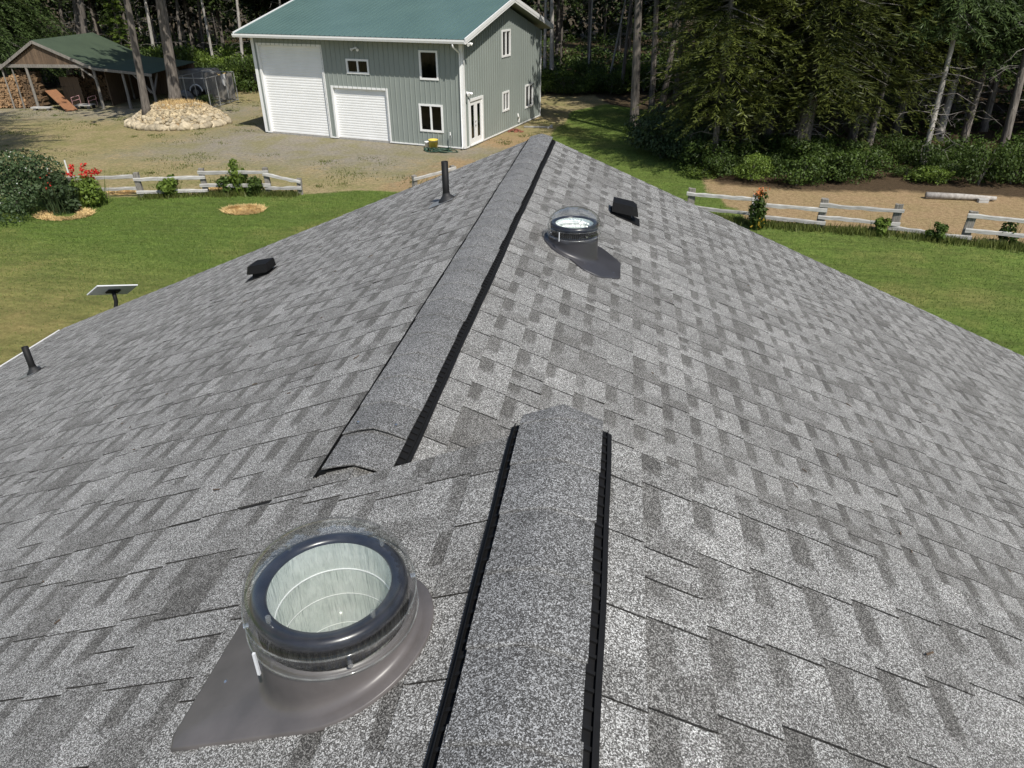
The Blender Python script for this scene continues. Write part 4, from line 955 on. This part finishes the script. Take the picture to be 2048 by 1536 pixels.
def shrub_lobes(w_, h_, k_, seed, d_=None):
    r = random.Random(seed); d_ = d_ or w_; out = []
    for i in range(k_):
        a = r.uniform(0, 6.28); f = math.sqrt(r.random())*.36; z = r.uniform(.18, .78)*h_; s_ = r.uniform(.16, .30); sh = 1-.5*(z/h_)
        out.append((w_*f*math.cos(a)*sh*1.3, d_*f*math.sin(a)*sh*1.3, z, w_*s_, d_*s_, h_*s_*.75))
    return out
def stems(w_, h_, k_, seed, rad=.02):
    r = random.Random(seed); m = MB()
    for i in range(k_):
        a = r.uniform(0, 6.28); e = w_*.33*r.random(); m.tube([(0, 0, 0), (e*.4*math.cos(a), e*.4*math.sin(a), h_*.35), (e*math.cos(a), e*math.sin(a), h_*r.uniform(.6, .85))], [rad, rad*.7, rad*.35], 5, False)
    return m
SHRUB = []
for q in range(6):
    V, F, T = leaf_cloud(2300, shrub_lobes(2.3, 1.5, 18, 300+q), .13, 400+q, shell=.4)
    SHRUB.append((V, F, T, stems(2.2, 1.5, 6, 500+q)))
SH_ME = {}
def shrub(P, sc, mat, label, group=None, v=None, name='bush', rz=None):
    v = random.randrange(6) if v is None else v
    if (v, mat) not in SH_ME:
        V, F, T, st = SHRUB[v]; SH_ME[(v, mat)] = (mesh('foliage', V, F, MAT[mat], T), st.mesh('stem', MAT['twig']))
    t = empty(name, tuple(P), label, 'bush', group, random.uniform(0, 6.28) if rz is None else rz); t.scale = sc
    link('foliage', SH_ME[(v, mat)][0], t); link('stem', SH_ME[(v, mat)][1], t); return t

# conifer branches: drooping sprays of needle slivers
def spray(Pa, dirs, L, n, r, wid=.05, droop=.35):
    """n slivers along a branch from Pa in direction dirs; arrays of branches at once"""
    nb = len(Pa); u_ = r.random((nb, n))*.9+.1
    B = Pa[:, None]+dirs[:, None]*(L[:, None]*u_)[..., None]; B[..., 2] -= droop*(L[:, None]*u_)**2*.22
    side = np.cross(dirs, (0, 0, 1.)); side /= np.linalg.norm(side, axis=1)[:, None]+1e-9
    sg = r.choice([-1., 1.], (nb, n)); ang = r.uniform(.2, 1.25, (nb, n)); ln = (.14+.26*(1-u_)*L[:, None]*.5+.12*r.random((nb, n)))
    dd = dirs[:, None]*np.cos(ang)[..., None]+side[:, None]*(np.sin(ang)*sg)[..., None]; dd[..., 2] -= r.uniform(-.15, .75, (nb, n))*droop*1.6
    dd += r.normal(size=dd.shape)*.16; dd /= np.linalg.norm(dd, axis=-1)[..., None]
    wv = np.cross(dd, r.normal(size=dd.shape)*.6+np.array((0, 0, 1.))); wv /= np.linalg.norm(wv, axis=-1)[..., None]; wv *= wid*r.uniform(.6, 1.4, (nb, n))[..., None]
    E_ = B+dd*ln[..., None]; Mi = B+dd*(ln*.55)[..., None]
    V = np.stack([B, Mi+wv, E_, Mi-wv], 2).reshape(-1, 3)
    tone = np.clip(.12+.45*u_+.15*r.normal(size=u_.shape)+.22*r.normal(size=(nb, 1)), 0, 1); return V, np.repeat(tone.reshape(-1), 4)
def conifer_crown(z0, z1, rmax, nb, ns, seed, wid=.05, droop=.35, taper=.8, zdense=None, rag=.35):
    r = np.random.default_rng(seed); z = z0+(z1-z0)*r.random(nb)
    if zdense is not None:
        k_ = int(nb*.6); z[:k_] = z0+(zdense-z0)*r.random(k_)
    f = (z-z0)/(z1-z0); L = rmax*(1-taper*f)*(1-rag+2*rag*r.random(nb))*np.clip(.55+f*4, 0, 1); a = r.uniform(0, 6.283, nb)
    el = r.uniform(-.35, .15, nb); dirs = np.stack([np.cos(a)*np.cos(el), np.sin(a)*np.cos(el), np.sin(el)], 1)
    Pa = np.stack([0*z, 0*z, z], 1); V, T = spray(Pa, dirs, L, ns, r, wid, droop)
    bm_ = MB()
    for i in range(0, nb, 2):
        e = Pa[i]+dirs[i]*L[i]*.55; e[2] -= droop*(L[i]*.55)**2*.22; bm_.tube([Pa[i], (Pa[i]+e)/2, e], [.03, .02, .008], 3, False)
    return (V, np.arange(len(V)).reshape(-1, 4), T), bm_
def trunk_mesh(H, r0, mat, seed, bends=.08, n=12):
    r = random.Random(seed); m = MB(); k_ = 14; pts = []; rad = []
    ph = r.uniform(0, 6)
    for i in range(k_+1):
        f = i/k_; z = H*f**1.3; pts.append((bends*math.sin(f*5+ph)*f, bends*math.cos(f*4+ph)*f, z-.15)); rad.append(r0*(1.0+.45*math.exp(-z/.35))*(1-.72*f))
    m.tube(pts, rad, n); return m.mesh('trunk', mat, True)
def twigs(H0, H1, k_, L, seed):
    r = random.Random(seed); m = MB()
    for i in range(k_):
        z = r.uniform(H0, H1); a = r.uniform(0, 6.28); l_ = L*r.uniform(.35, 1.0); p = [(0, 0, z), (l_*.5*math.cos(a), l_*.5*math.sin(a), z+l_*r.uniform(-.10, .15)), (l_*math.cos(a+.2), l_*math.sin(a+.2), z+l_*r.uniform(-.45, .1))]
        m.tube(p, [.022, .014, .005], 4, False)
        for j in range(2):
            f = r.uniform(.5, .9); q = np.array(p[1])*(1-f)+np.array(p[2])*f; e = q+np.array((r.uniform(-.3, .3), r.uniform(-.3, .3), r.uniform(-.25, .1)))*l_; m.tube([q, e], [.009, .004], 3, False)
    return m
def lean_rot(o, P, topx, topy=0):
    """tilt a tree so that it passes through the pixel (topx, topy) at its own distance"""
    T = atf(topx, topy, fwd(P)); d = Vector(T-np.array(P)); o.rotation_mode = 'QUATERNION'; o.rotation_quaternion = Vector((0, 0, 1)).rotation_difference(d)

CROWN = []
for q in range(4):
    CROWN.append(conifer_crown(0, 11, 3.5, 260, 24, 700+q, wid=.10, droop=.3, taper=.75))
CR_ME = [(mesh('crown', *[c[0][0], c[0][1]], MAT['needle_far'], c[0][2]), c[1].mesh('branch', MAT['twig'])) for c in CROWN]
TW_ME = [twigs(1.5, 8.5, 26, 1.5, 60+q).mesh('dead_branches', MAT['twig']) for q in range(4)]
TRK = {}
def tree(P, r0, label, topx=None, topy=0, H=20, crown_z=8.5, crown_s=1.0, mat='bark', group=None, twig=True, name='conifer_tree', seed=0, v=None):
    P = np.array(P, float); t = empty(name, tuple(P), label, 'tree', group)
    if topx is not None: lean_rot(t, P, topx, topy)
    key = (round(r0, 2), mat, H, seed % 5)
    if key not in TRK: TRK[key] = trunk_mesh(H, r0, MAT[mat], 900+len(TRK))
    link('trunk', TRK[key], t)
    v = seed % 4 if v is None else v
    if crown_s:
        c = link('crown', CR_ME[v][0], t, (0, 0, crown_z), random.uniform(0, 6.28), (crown_s, crown_s, (H+1.5-crown_z)/11)); tag(link('branch', CR_ME[v][1], t, (0, 0, crown_z), c.rotation_euler[2], c.scale), kind='stuff')
    if twig: tag(link('dead_branches', TW_ME[(seed+1) % 4], t, (0, 0, 0), random.uniform(0, 6.28)), kind='stuff')
    return t

# ------------------------------------------------------------------ named trees
PM = lambda dx, dy: MC+np.array((dx, dy, float(mound_h(dx, dy))-.12))
lo = atf(293, 222, fwd(MC)-1.3); lo[2] = float(mound_h(lo[0]-MC[0], lo[1]-MC[1]))-.1
tree(lo, .235, 'slim grey trunk leaning out of the near shoulder of the stone mound', 252, 0, H=22, crown_s=1.45, crown_z=8.8, twig=False, seed=1)  # crown above the frame, made wide and low to shade the shed
bg = atf(352, 205, fwd(MC)+1.0); bg[2] = max(.3, float(mound_h(bg[0]-MC[0], bg[1]-MC[1])))-.15
tree(bg, .36, 'thick rough barked trunk rising from the top of the stone mound', 322, 0, H=25, crown_s=1.4, crown_z=9.0, twig=False, seed=2)  # unseen crown enlarged likewise for its shade on the shed
tree(atf(490, 168, fwd(G(490, 178))), .14, 'thin pale trunk standing just off the left end of the barn', 473, 0, mat='bark_pale', seed=3)
tree(atf(308, 120, SD+13)*np.array((1, 1, 0)), .16, 'thin pale trunk behind the shed roof', 290, 0, mat='bark_pale', seed=4)
tree(atf(178, 150, SD+10)*np.array((1, 1, 0)), .33, 'stout grey trunk directly behind the shed ridge', 160, 0, H=24, seed=5)
tree(atf(166, 150, SD+11.5)*np.array((1, 1, 0)), .22, 'brown trunk touching the stout trunk behind the shed ridge', 148, 0, seed=6)
tree(atf(136, 150, SD+13)*np.array((1, 1, 0)), .2, 'dark trunk behind the front of the shed roof', 118, 0, seed=7)
tree(atf(366, 150, SD+15)*np.array((1, 1, 0)), .17, 'dark slender trunk above the wire kennel', 353, 0, seed=8)
tree(atf(412, 140, SD+18)*np.array((1, 1, 0)), .15, 'slender trunk among the bushes behind the kennel', 396, 0, seed=9)
tree(G(1267, 268), .27, 'straight dark trunk with a small yellow shrub at its foot', 1277, 0, H=23, crown_s=.85, crown_z=8.6, twig=False, seed=10)
tree(G(1303, 224), .21, 'straight mottled trunk behind the first bush', 1314, 0, H=22, crown_z=8.6, seed=11)
tree(G(1323, 218), .24, 'leaning trunk with a sunlit strip at the wood edge', 1362, 0, H=21, crown_z=8.6, seed=12)
tree(G(1350, 200), .2, 'dark trunk half hidden by the pine boughs', 1372, 0, H=22, crown_z=8.6, seed=13)
tree(G(1177, 172), .19, 'trunk bristling with dead branches behind the barn', 1180, 0, mat='bark', seed=14)
tree(G(1174, 178), .085, 'thin white stem beside the bristling trunk', 1185, 0, mat='bark_pale', crown_s=.5, H=13, seed=15)
tree(G(1103, 178), .2, 'pale trunk at the back corner of the barn', 1104, 0, mat='bark_pale', seed=16)
tree(G(1089, 176), .15, 'thin pale trunk right behind the barn eave', 1092, 0, mat='bark_pale', seed=17)
tree(G(1243, 186), .16, 'thin leaning stem behind the lawn', 1262, 0, seed=18)
tree(G(1215, 178), .10, 'thin bare stem crossing the leaning stem', 1250, 0, mat='bark_pale', crown_s=.5, H=14, seed=19)
# (the pale birch like trunk is built with the pines below)
tree(G(1966, 262), .19, 'grey leaning trunk deep in the shade', 2032, 20, H=21, seed=21)
tree(G(2001, 315), .21, 'grey trunk with bare side branches by the bushes', 2062, 80, H=21, seed=22)

# big low-branched pines at the edge of the woods
def pine(P, r0, label, z0, rmax, seed, topx=None, topy=0, H=19, mat='needle', nb=330, droop=.35, wid=.017, name='pine_tree', bark='bark'):
    t = empty(name, tuple(P), label, 'tree')
    if topx is not None: lean_rot(t, P, topx, topy)
    link('trunk', trunk_mesh(H, r0, MAT[bark], 1300+seed), t)
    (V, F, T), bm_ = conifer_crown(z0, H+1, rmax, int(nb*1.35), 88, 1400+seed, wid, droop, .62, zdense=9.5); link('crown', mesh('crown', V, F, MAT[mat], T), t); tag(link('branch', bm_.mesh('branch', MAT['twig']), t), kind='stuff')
    tag(link('dead_branches', twigs(1.0, 4.5, 30, 1.6, 1500+seed).mesh('dead_branches', MAT['twig']), t), kind='stuff'); return t
pine(G(1425, 340), .15, 'dense pine with a slim bare stem in front of the woods', 2.3, 3.3, 1, 1440, 200)
pine(G(1594, 331), .40, 'biggest pine with a thick leaning trunk at the wood edge', 3.0, 5.0, 2, 1622, 190, nb=520, H=22)
pine(G(1530, 300), .22, 'broad dark pine behind the slim stemmed pine', 2.2, 4.4, 3, nb=420)
pine(G(1700, 292), .24, 'pine with hanging boughs over the dark hollow', 3.2, 4.6, 4, nb=460)
pine(G(1790, 268), .22, 'pine half hidden behind the pale birch like trunk', 3.4, 4.4, 5, nb=420)
pine(G(1420, 262), .2, 'tall pine rising behind the leaning sunlit trunk', 1.6, 3.6, 6, nb=380)
pine(G(1925, 285), .2, 'cedar with pale drooping sprays over the bushes', 4.6, 3.0, 7, mat='cedar', droop=.75, nb=240, name='cedar_tree')
pine(G(1841, 348), .135, 'slender pale trunk with drooping light green sprays at the wood edge', 5.6, 2.3, 13, 1903, 90, H=15, mat='cedar', droop=.8, nb=130, name='cedar_tree', bark='bark_pale')
pine(G(2050, 262), .22, 'pine at the far end of the wood edge', 4.4, 3.6, 8, nb=320)
pine(atf(20, 170, SD+7)*np.array((1, 1, 0)), .25, 'drooping fir with light green boughs behind the firewood roof', 2.4, 4.4, 9, mat='cedar', droop=.6, nb=420, name='fir_tree')
pine(atf(75, 150, SD+10)*np.array((1, 1, 0)), .25, 'drooping fir right behind the shed gable', 2.8, 3.6, 10, mat='cedar', droop=.6, nb=360, name='fir_tree')
pine((-29.7, 29.0, 0), .3, 'tall fir left of the yard that throws its shadow over the grass', 8.6, 4.8, 11, H=24, nb=300, name='fir_tree')
pine(atf(255, 140, SD+12)*np.array((1, 1, 0)), .14, 'young bright fir rising behind the shed roof', 1.0, 1.6, 12, H=6.3, nb=120, mat='leaf_bright', name='fir_tree')

# the woods behind: many alike trees
rw = random.Random(99); cnt = 0
spots = []
while len(spots) < 165:
    x, y = rw.uniform(-95, 85), rw.uniform(57, 112)
    if y < 60+.02*abs(x) and -8 < x < 2: continue
    if math.hypot(x-S0[0], y-S0[1]) < 12: continue
    if any(math.hypot(x-a, y-b) < 2.6 for a, b in spots): continue
    spots.append((x, y))
while len(spots) < 200:
    x, y = rw.uniform(9, 55), rw.uniform(38, 58)
    if any(math.hypot(x-a, y-b) < 2.8 for a, b in spots): continue
    spots.append((x, y))
while len(spots) < 222:
    x, y = rw.uniform(-80, -46), rw.uniform(46, 60)
    if any(math.hypot(x-a, y-b) < 2.8 for a, b in spots): continue
    spots.append((x, y))
for i, (x, y) in enumerate(spots):
    tree((x, y, 0), rw.choice((.13, .17, .22)), 'tall conifer standing among many others in the dark woods', None, H=20, crown_z=rw.uniform(4.2, 8.0), crown_s=rw.uniform(1.0, 1.35), mat='bark' if rw.random() < .88 else 'bark_pale', group='conifers deep in the woods', twig=True, seed=i)

# ------------------------------------------------------------------ bushes and plants
WE = 'leafy green bush in the hedge along the wood edge by the dry track'
for i, x in enumerate(np.linspace(1392, 2100, 30)):
    if 1738 < x < 1795: continue
    y = 375+10*math.sin(i*1.7)-(18 if i % 3 == 1 else 0)+(x-1400)*.012
    s_ = rw.uniform(.5, 1.15); shrub(G(x+rw.uniform(-12, 12), y-14-rw.uniform(0, 14)), (s_*rw.uniform(.8, 1.3), s_, s_*rw.uniform(.45, 1.4)), 'leaf' if i % 5 else 'leaf_bright', WE, 'bushes along the wood edge')
for i in range(26):
    x = rw.uniform(1400, 2080); y = rw.uniform(300, 352); s_ = rw.uniform(.7, 1.2)
    shrub(G(x, y), (s_, s_, s_*rw.uniform(.6, 1.0)), 'leaf', 'low dark bush in the shade under the pines', 'bushes under the pines')
for i, (x, y, s_) in enumerate(((1290, 300, 1.0), (1320, 312, 1.2), (1352, 318, 1.15), (1380, 328, 1.0), (1340, 290, 1.2), (1375, 300, 1.2))):
    shrub(G(x, y), (s_, s_, s_*1.25), 'leaf_dark', 'tall dark bush beside the straight dark trunk', 'dark bushes beside the lawn')
shrub(G(1257, 278), (.38, .38, .5), 'leaf_bright', 'small yellow green shrub at the foot of the straight dark trunk')
for i in range(24):
    x = 1085+i*11+rw.uniform(-5, 5); y = 190-rw.uniform(0, 14); s_ = rw.uniform(.8, 1.3)
    shrub(G(x, y), (s_, s_, s_*rw.uniform(.8, 1.3)), 'leaf_bright' if i % 2 else 'leaf', 'leafy bush at the back edge of the lawn beyond the barn', 'bushes beyond the barn')
for i in range(30):
    x = rw.uniform(365, 520); y = rw.uniform(150, 186); s_ = rw.uniform(1.0, 1.6)
    P = G(x, y)
    if math.hypot(*(P[:2]-T0[:2])) < 2.2: continue
    shrub(P, (s_, s_, s_*rw.uniform(1.0, 1.5)), 'leaf_bright' if i % 3 else 'leaf', 'lush green bush behind the wire kennel', 'bushes behind the kennel')
for i in range(12):
    x = rw.uniform(285, 400); P = atf(x, 150, SD+9+rw.uniform(0, 3)); P[2] = 0; s_ = rw.uniform(1.1, 1.6)
    shrub(P, (s_, s_, s_*1.5), 'leaf' if i % 2 else 'leaf_bright', 'green bush growing close behind the shed', 'bushes behind the shed')
shrub(A_+dv*1.2+dn*1.0, (.6, .6, .55), 'leaf', 'weedy shrub growing inside the wire kennel')

# undergrowth and the far wood as masses
r_ = np.random.default_rng(77); L = []
for i in range(900):
    x, y = r_.uniform(-95, 85), r_.uniform(58, 110)
    if -9 < x < 1 and y < 61: continue
    L.append((x, y, r_.uniform(.2, .7), r_.uniform(.8, 1.8), r_.uniform(.8, 1.8), r_.uniform(.4, 1.2)))
for i in range(420):
    x, y = r_.uniform(-70, 60), r_.uniform(60, 84); L.append((x, y, r_.uniform(.2, .9), r_.uniform(.8, 1.8), r_.uniform(.8, 1.8), r_.uniform(.5, 1.3)))
for i in range(110):
    x, y = r_.uniform(8, 60), r_.uniform(36, 58); L.append((x, y, r_.uniform(.2, .5), r_.uniform(.7, 1.4), r_.uniform(.7, 1.4), r_.uniform(.3, .8)))
V, F, T = leaf_cloud(150000, L, .30, 78, up=.6)
tag(link('undergrowth', mesh('undergrowth', V, F, MAT['leaf'], T)), 'tangled green undergrowth covering the floor of the woods', 'undergrowth', kind='stuff')
L = [(r_.uniform(-150, 130), r_.uniform(108, 132), r_.uniform(0, 15), r_.uniform(3, 6), r_.uniform(2, 4), r_.uniform(2, 5)) for i in range(330)]
V, F, T = leaf_cloud(60000, L, 1.1, 79)
tag(link('far_woods', mesh('far_woods', V, F, MAT['needle_far'], T)), 'dense dark far woods closing the view behind the trunks', 'woods', kind='stuff')

# big flowering bush, tall grassy plant and red flowers by the left fence
t = empty('flowering_bush', tuple(G(38, 425)), 'big round dark green bush with small white flowers by the fence', 'bush')
lob = shrub_lobes(3.4, 2.5, 26, 31); V, F, T = leaf_cloud(9000, lob, .12, 32); link('foliage', mesh('foliage', V, F, MAT['leaf_dark'], T), t); V, F, T = leaf_cloud(170, lob, .065, 33, shell=.95); tag(link('flowers', mesh('flowers', V, F, MAT['petal_white'], T), t), kind='stuff')
link('stem', stems(3.0, 2.0, 12, 34, .03).mesh('stem', MAT['twig']), t)
def clump(P, label, w_, h_, nl, mat, seed, leaf=.16, flowers=None, name='plant', cat='plant', lean=.45, bl=.03, fsz=.09, nf=120, ftop=.75):
    """upright clump: blades plus leaves and flower heads in the upper part"""
    t = empty(name, tuple(P), label, cat); r = np.random.default_rng(seed); a = r.uniform(0, 6.28, nl); f = np.sqrt(r.random(nl))*w_*.35
    pts = np.stack([f*np.cos(a), f*np.sin(a), 0*a], 1); o = tag(blades('stems', MAT[mat], pts[::3], h_*.92, bl*.8, t, lean=lean*.7, seed=seed), kind='stuff')
    V, F, T = leaf_cloud(nl*2, shrub_lobes(w_*.9, h_*1.05, 11, seed), leaf, seed+1); link('leaves', mesh('leaves', V, F, MAT[mat], T), t)
    if flowers:
        for kx, (fm, z0_, z1_, n_) in enumerate(flowers):
            lb = [(w_*.33*math.cos(b)*rr, w_*.33*math.sin(b)*rr, h_*z, .14, .14, .10) for b, rr, z in zip(r.uniform(0, 6.28, 14), r.random(14), r.uniform(z0_, z1_, 14))]
            V, F, T = leaf_cloud(n_, lb, fsz, seed+9+kx, shell=.3); tag(link('flowers', mesh('flowers', V, F, MAT[fm], T), t), kind='stuff')
    return t
clump(G(128, 424), 'tall dark grassy clump standing in a ring of straw', 1.5, 1.55, 700, 'leaf_dark', 51, flowers=[('petal_red', .6, 1.0, 16)])
clump(G(184, 410), 'tall plant covered in red flowers beside the fence', 1.7, 1.25, 600, 'leaf_bright', 52, flowers=[('petal_red', .8, 1.18, 330)], fsz=.11, name='red_flower_plant', cat='flowers')
clump(G(345, 392), 'round bright green leafy plant growing through the fence', .95, .9, 420, 'leaf_bright', 53, leaf=.2)
clump(G(482, 388), 'tall bright topped shrub by the fence above the straw', .75, 1.45, 330, 'leaf_bright', 54, leaf=.18)
clump(G(455, 388), 'dull green weed clump between two fence posts', .9, .85, 260, 'leaf', 55)
clump(G(512, 390), 'grassy clump beside the tall bright shrub', .8, .9, 300, 'leaf', 56, lean=.8)
clump(G(1511, 458), 'slim shrub with red tips and yellow flowers by the rail fence', .62, 1.35, 300, 'leaf', 57, leaf=.15, flowers=[('petal_orange', .86, 1.05, 90), ('petal_yellow', .1, .3, 60)], fsz=.11, name='flowering_shrub')
clump(G(1757, 470), 'pale leafy weed against the rail fence post', .6, .75, 150, 'leaf_bright', 58)
clump(G(1870, 480), 'leafy weed before the single low rail', .75, .6, 170, 'leaf', 59)
clump(G(2010, 490), 'tall thin weed with bare stalks by the fence', .7, .85, 130, 'leaf', 60)
# weedy strips along both fences
def strip(name, poly, n, h, wd, mat, label, width=.5, seed=1, lean=.7):
    r = np.random.default_rng(seed); pts = []
    P_ = [np.array(p, float)[:2] for p in poly]; Ls = [np.linalg.norm(b-a) for a, b in zip(P_[:-1], P_[1:])]
    for a, b, l_ in zip(P_[:-1], P_[1:], Ls):
        k_ = int(n*l_/sum(Ls)); f = r.random(k_); dns = .5+.5*np.sin(f*l_*2.3+seed); f = f[r.random(k_) < .25+.75*dns]; d = (b-a)/l_; nn = np.array((-d[1], d[0])); q = a+(b-a)*f[:, None]+nn*(r.normal(size=len(f))*width*.5)[:, None]; pts.append(np.column_stack([q, 0*f]))
    pts = np.vstack(pts); o = blades(name, MAT[mat], pts, h, wd, lean=lean, seed=seed); return tag(o, label, 'weeds', kind='stuff')
strip('fence_weeds', [np.array(p)-np.array((0, .25)) for p in FR], 7000, .24, .035, 'grass_blade', 'strip of weeds along the foot of the right fence', .38, 5)
strip('fence_weeds', [np.array(p)-np.array((0, .15)) for p in A_l[1:]], 3000, .22, .04, 'grass_blade', 'strip of weeds along the foot of the left fence', .35, 6)
# straw rings
def straw(P, rx, ry, h, n, label, seed, ring=0.0):
    t = empty('straw_mulch', tuple(P), label, 'straw'); r = np.random.default_rng(seed); a = r.uniform(0, 6.28, n); f = np.sqrt(ring**2+(1-ring**2)*r.random(n)); pts = np.stack([rx*f*np.cos(a), ry*f*np.sin(a), h*np.clip(1-f**2, 0, 1)*r.random(n)], 1)
    tag(blades('straw', MAT['straw'], pts, .10, .03, t, lean=2.4, tone=(.7, 1.35), seed=seed), kind='stuff')
    V = [(0, 0, h*.7)]+[(rx*.93*math.cos(q*.2618), ry*.93*math.sin(q*.2618), .005) for q in range(24)]
    if not ring: link('heap', mesh('heap', V, [(0, 1+q, 1+(q+1) % 24) for q in range(24)], MAT['straw'], [1.0]*25, True), t)
    return t
straw(G(488, 421), .80, .62, .16, 2600, 'round heap of yellow straw mulch on the lawn', 61)
straw(G(130, 430), 1.05, .75, .06, 2200, 'ring of straw round the foot of the tall grassy clump', 62, .45)
straw(G(440, 380), .45, .3, .08, 700, 'small patch of straw behind the fence', 63)
straw(G(245, 385), .55, .4, .08, 900, 'patch of dry straw beside the red flower plant', 64)

# short grass: fine blades over the lawns and scattered tufts over the dry yard
rg = np.random.default_rng(5)
def in_lawn(P): 
    xs, ys = zip(*le); return (np.interp(P[:, 0], xs, ys)-P[:, 1] > .1)
def seen(P):
    q = proj(np.column_stack([P, 0*P[:, 0]])); return (q[:, 0] > -60) & (q[:, 0] < 2110) & (q[:, 1] > 0)
P_ = np.column_stack([rg.uniform(-27, -5, 150000), rg.uniform(9, 29, 150000)]); P2_ = np.column_stack([rg.uniform(-5, 17, 130000), rg.uniform(13, 50, 130000)])
P_ = np.vstack([P_, P2_]); P_ = P_[in_lawn(P_) & seen(P_)]
P_ = P_[~((P_[:, 0] > XL) & (P_[:, 0] < XR) & (P_[:, 1] < YEND))]
worn = np.clip(np.minimum.reduce([-9-P_[:, 0], P_[:, 0]+22, P_[:, 1]-6, 16.5-P_[:, 1]-.3*(P_[:, 0]+12)])/5+.5, 0, 1); P_ = P_[rg.random(len(P_)) > worn*.9]
MAT['lawn_blade'] = leaf_mat('lawn_blades', (.031, .064, .009), (.13, .19, .038), .3, rnd=0.0)
tag(blades('lawn_grass', MAT['lawn_blade'], np.column_stack([P_, 0*P_[:, 0]]), .05, .018, lean=.9, tone=(.3, 1), seed=3), 'short mown grass blades covering the lawns', 'grass', kind='stuff')
C_ = np.column_stack([rg.uniform(-44, -4, 900), rg.uniform(26, 52, 900)]); C_ = C_[~in_lawn(C_)]
lu2 = (C_[:, 0]-BC[0])*BU[0]+(C_[:, 1]-BC[1])*BU[1]; lw2 = (C_[:, 0]-BC[0])*BW[0]+(C_[:, 1]-BC[1])*BW[1]
C_ = C_[~((lu2 > -.5) & (lu2 < 13.2) & (lw2 > -3.2))]
C_ = C_[rg.random(len(C_)) < .35+.5*np.sin(C_[:, 0]*.7)*np.sin(C_[:, 1]*.5+1)]
P_ = (C_[:, None]+rg.normal(size=(len(C_), 42, 2))*rg.uniform(.12, .5, (len(C_), 1, 1))).reshape(-1, 2); P_ = P_[np.hypot(P_[:, 0]-MC[0], P_[:, 1]-MC[1]) > 3]
tag(blades('yard_weeds', MAT['grass_blade'], np.column_stack([P_, 0*P_[:, 0]]), .085, .035, lean=.9, tone=(0, .9), seed=4), 'scattered tufts of weeds over the dry yard', 'weeds', kind='stuff')

# a few needles and specks of dirt on the shingles
m = MB(); rd = random.Random(8)
for i in range(70):
    sd_ = rd.choice((-1, 1)); yy = rd.uniform(.9, 7.5); xx = (XN-rd.uniform(.3, 3.5)) if sd_ < 0 else (XN+rd.uniform(.3, 3.0)); zz = Lz(xx) if sd_ < 0 else (ZN-S*(xx-XN) if yy < YSTEP-.05 else RFz(xx))
    if math.hypot(xx-TX, yy-TY) < .6 or (yy > YSTEP-.1 and sd_ < 0 and xx > XF-.25): continue
    a = rd.uniform(0, 6.28); l_ = rd.uniform(.006, .022); m.obox((xx, yy, zz+.0125), (math.cos(a), math.sin(a), -S*math.cos(a)*sd_), (-math.sin(a), math.cos(a), S*math.sin(a)*sd_), (0, 0, 1), l_, .0022, .0022, rd.uniform(.3, 1))
tag(m.build('roof_debris', MAT['shed_wood']), 'dry needles and specks of dirt scattered on the shingles', 'debris', kind='stuff')

for o in bpy.data.objects:
    if '_loc' in o: del o['_loc']
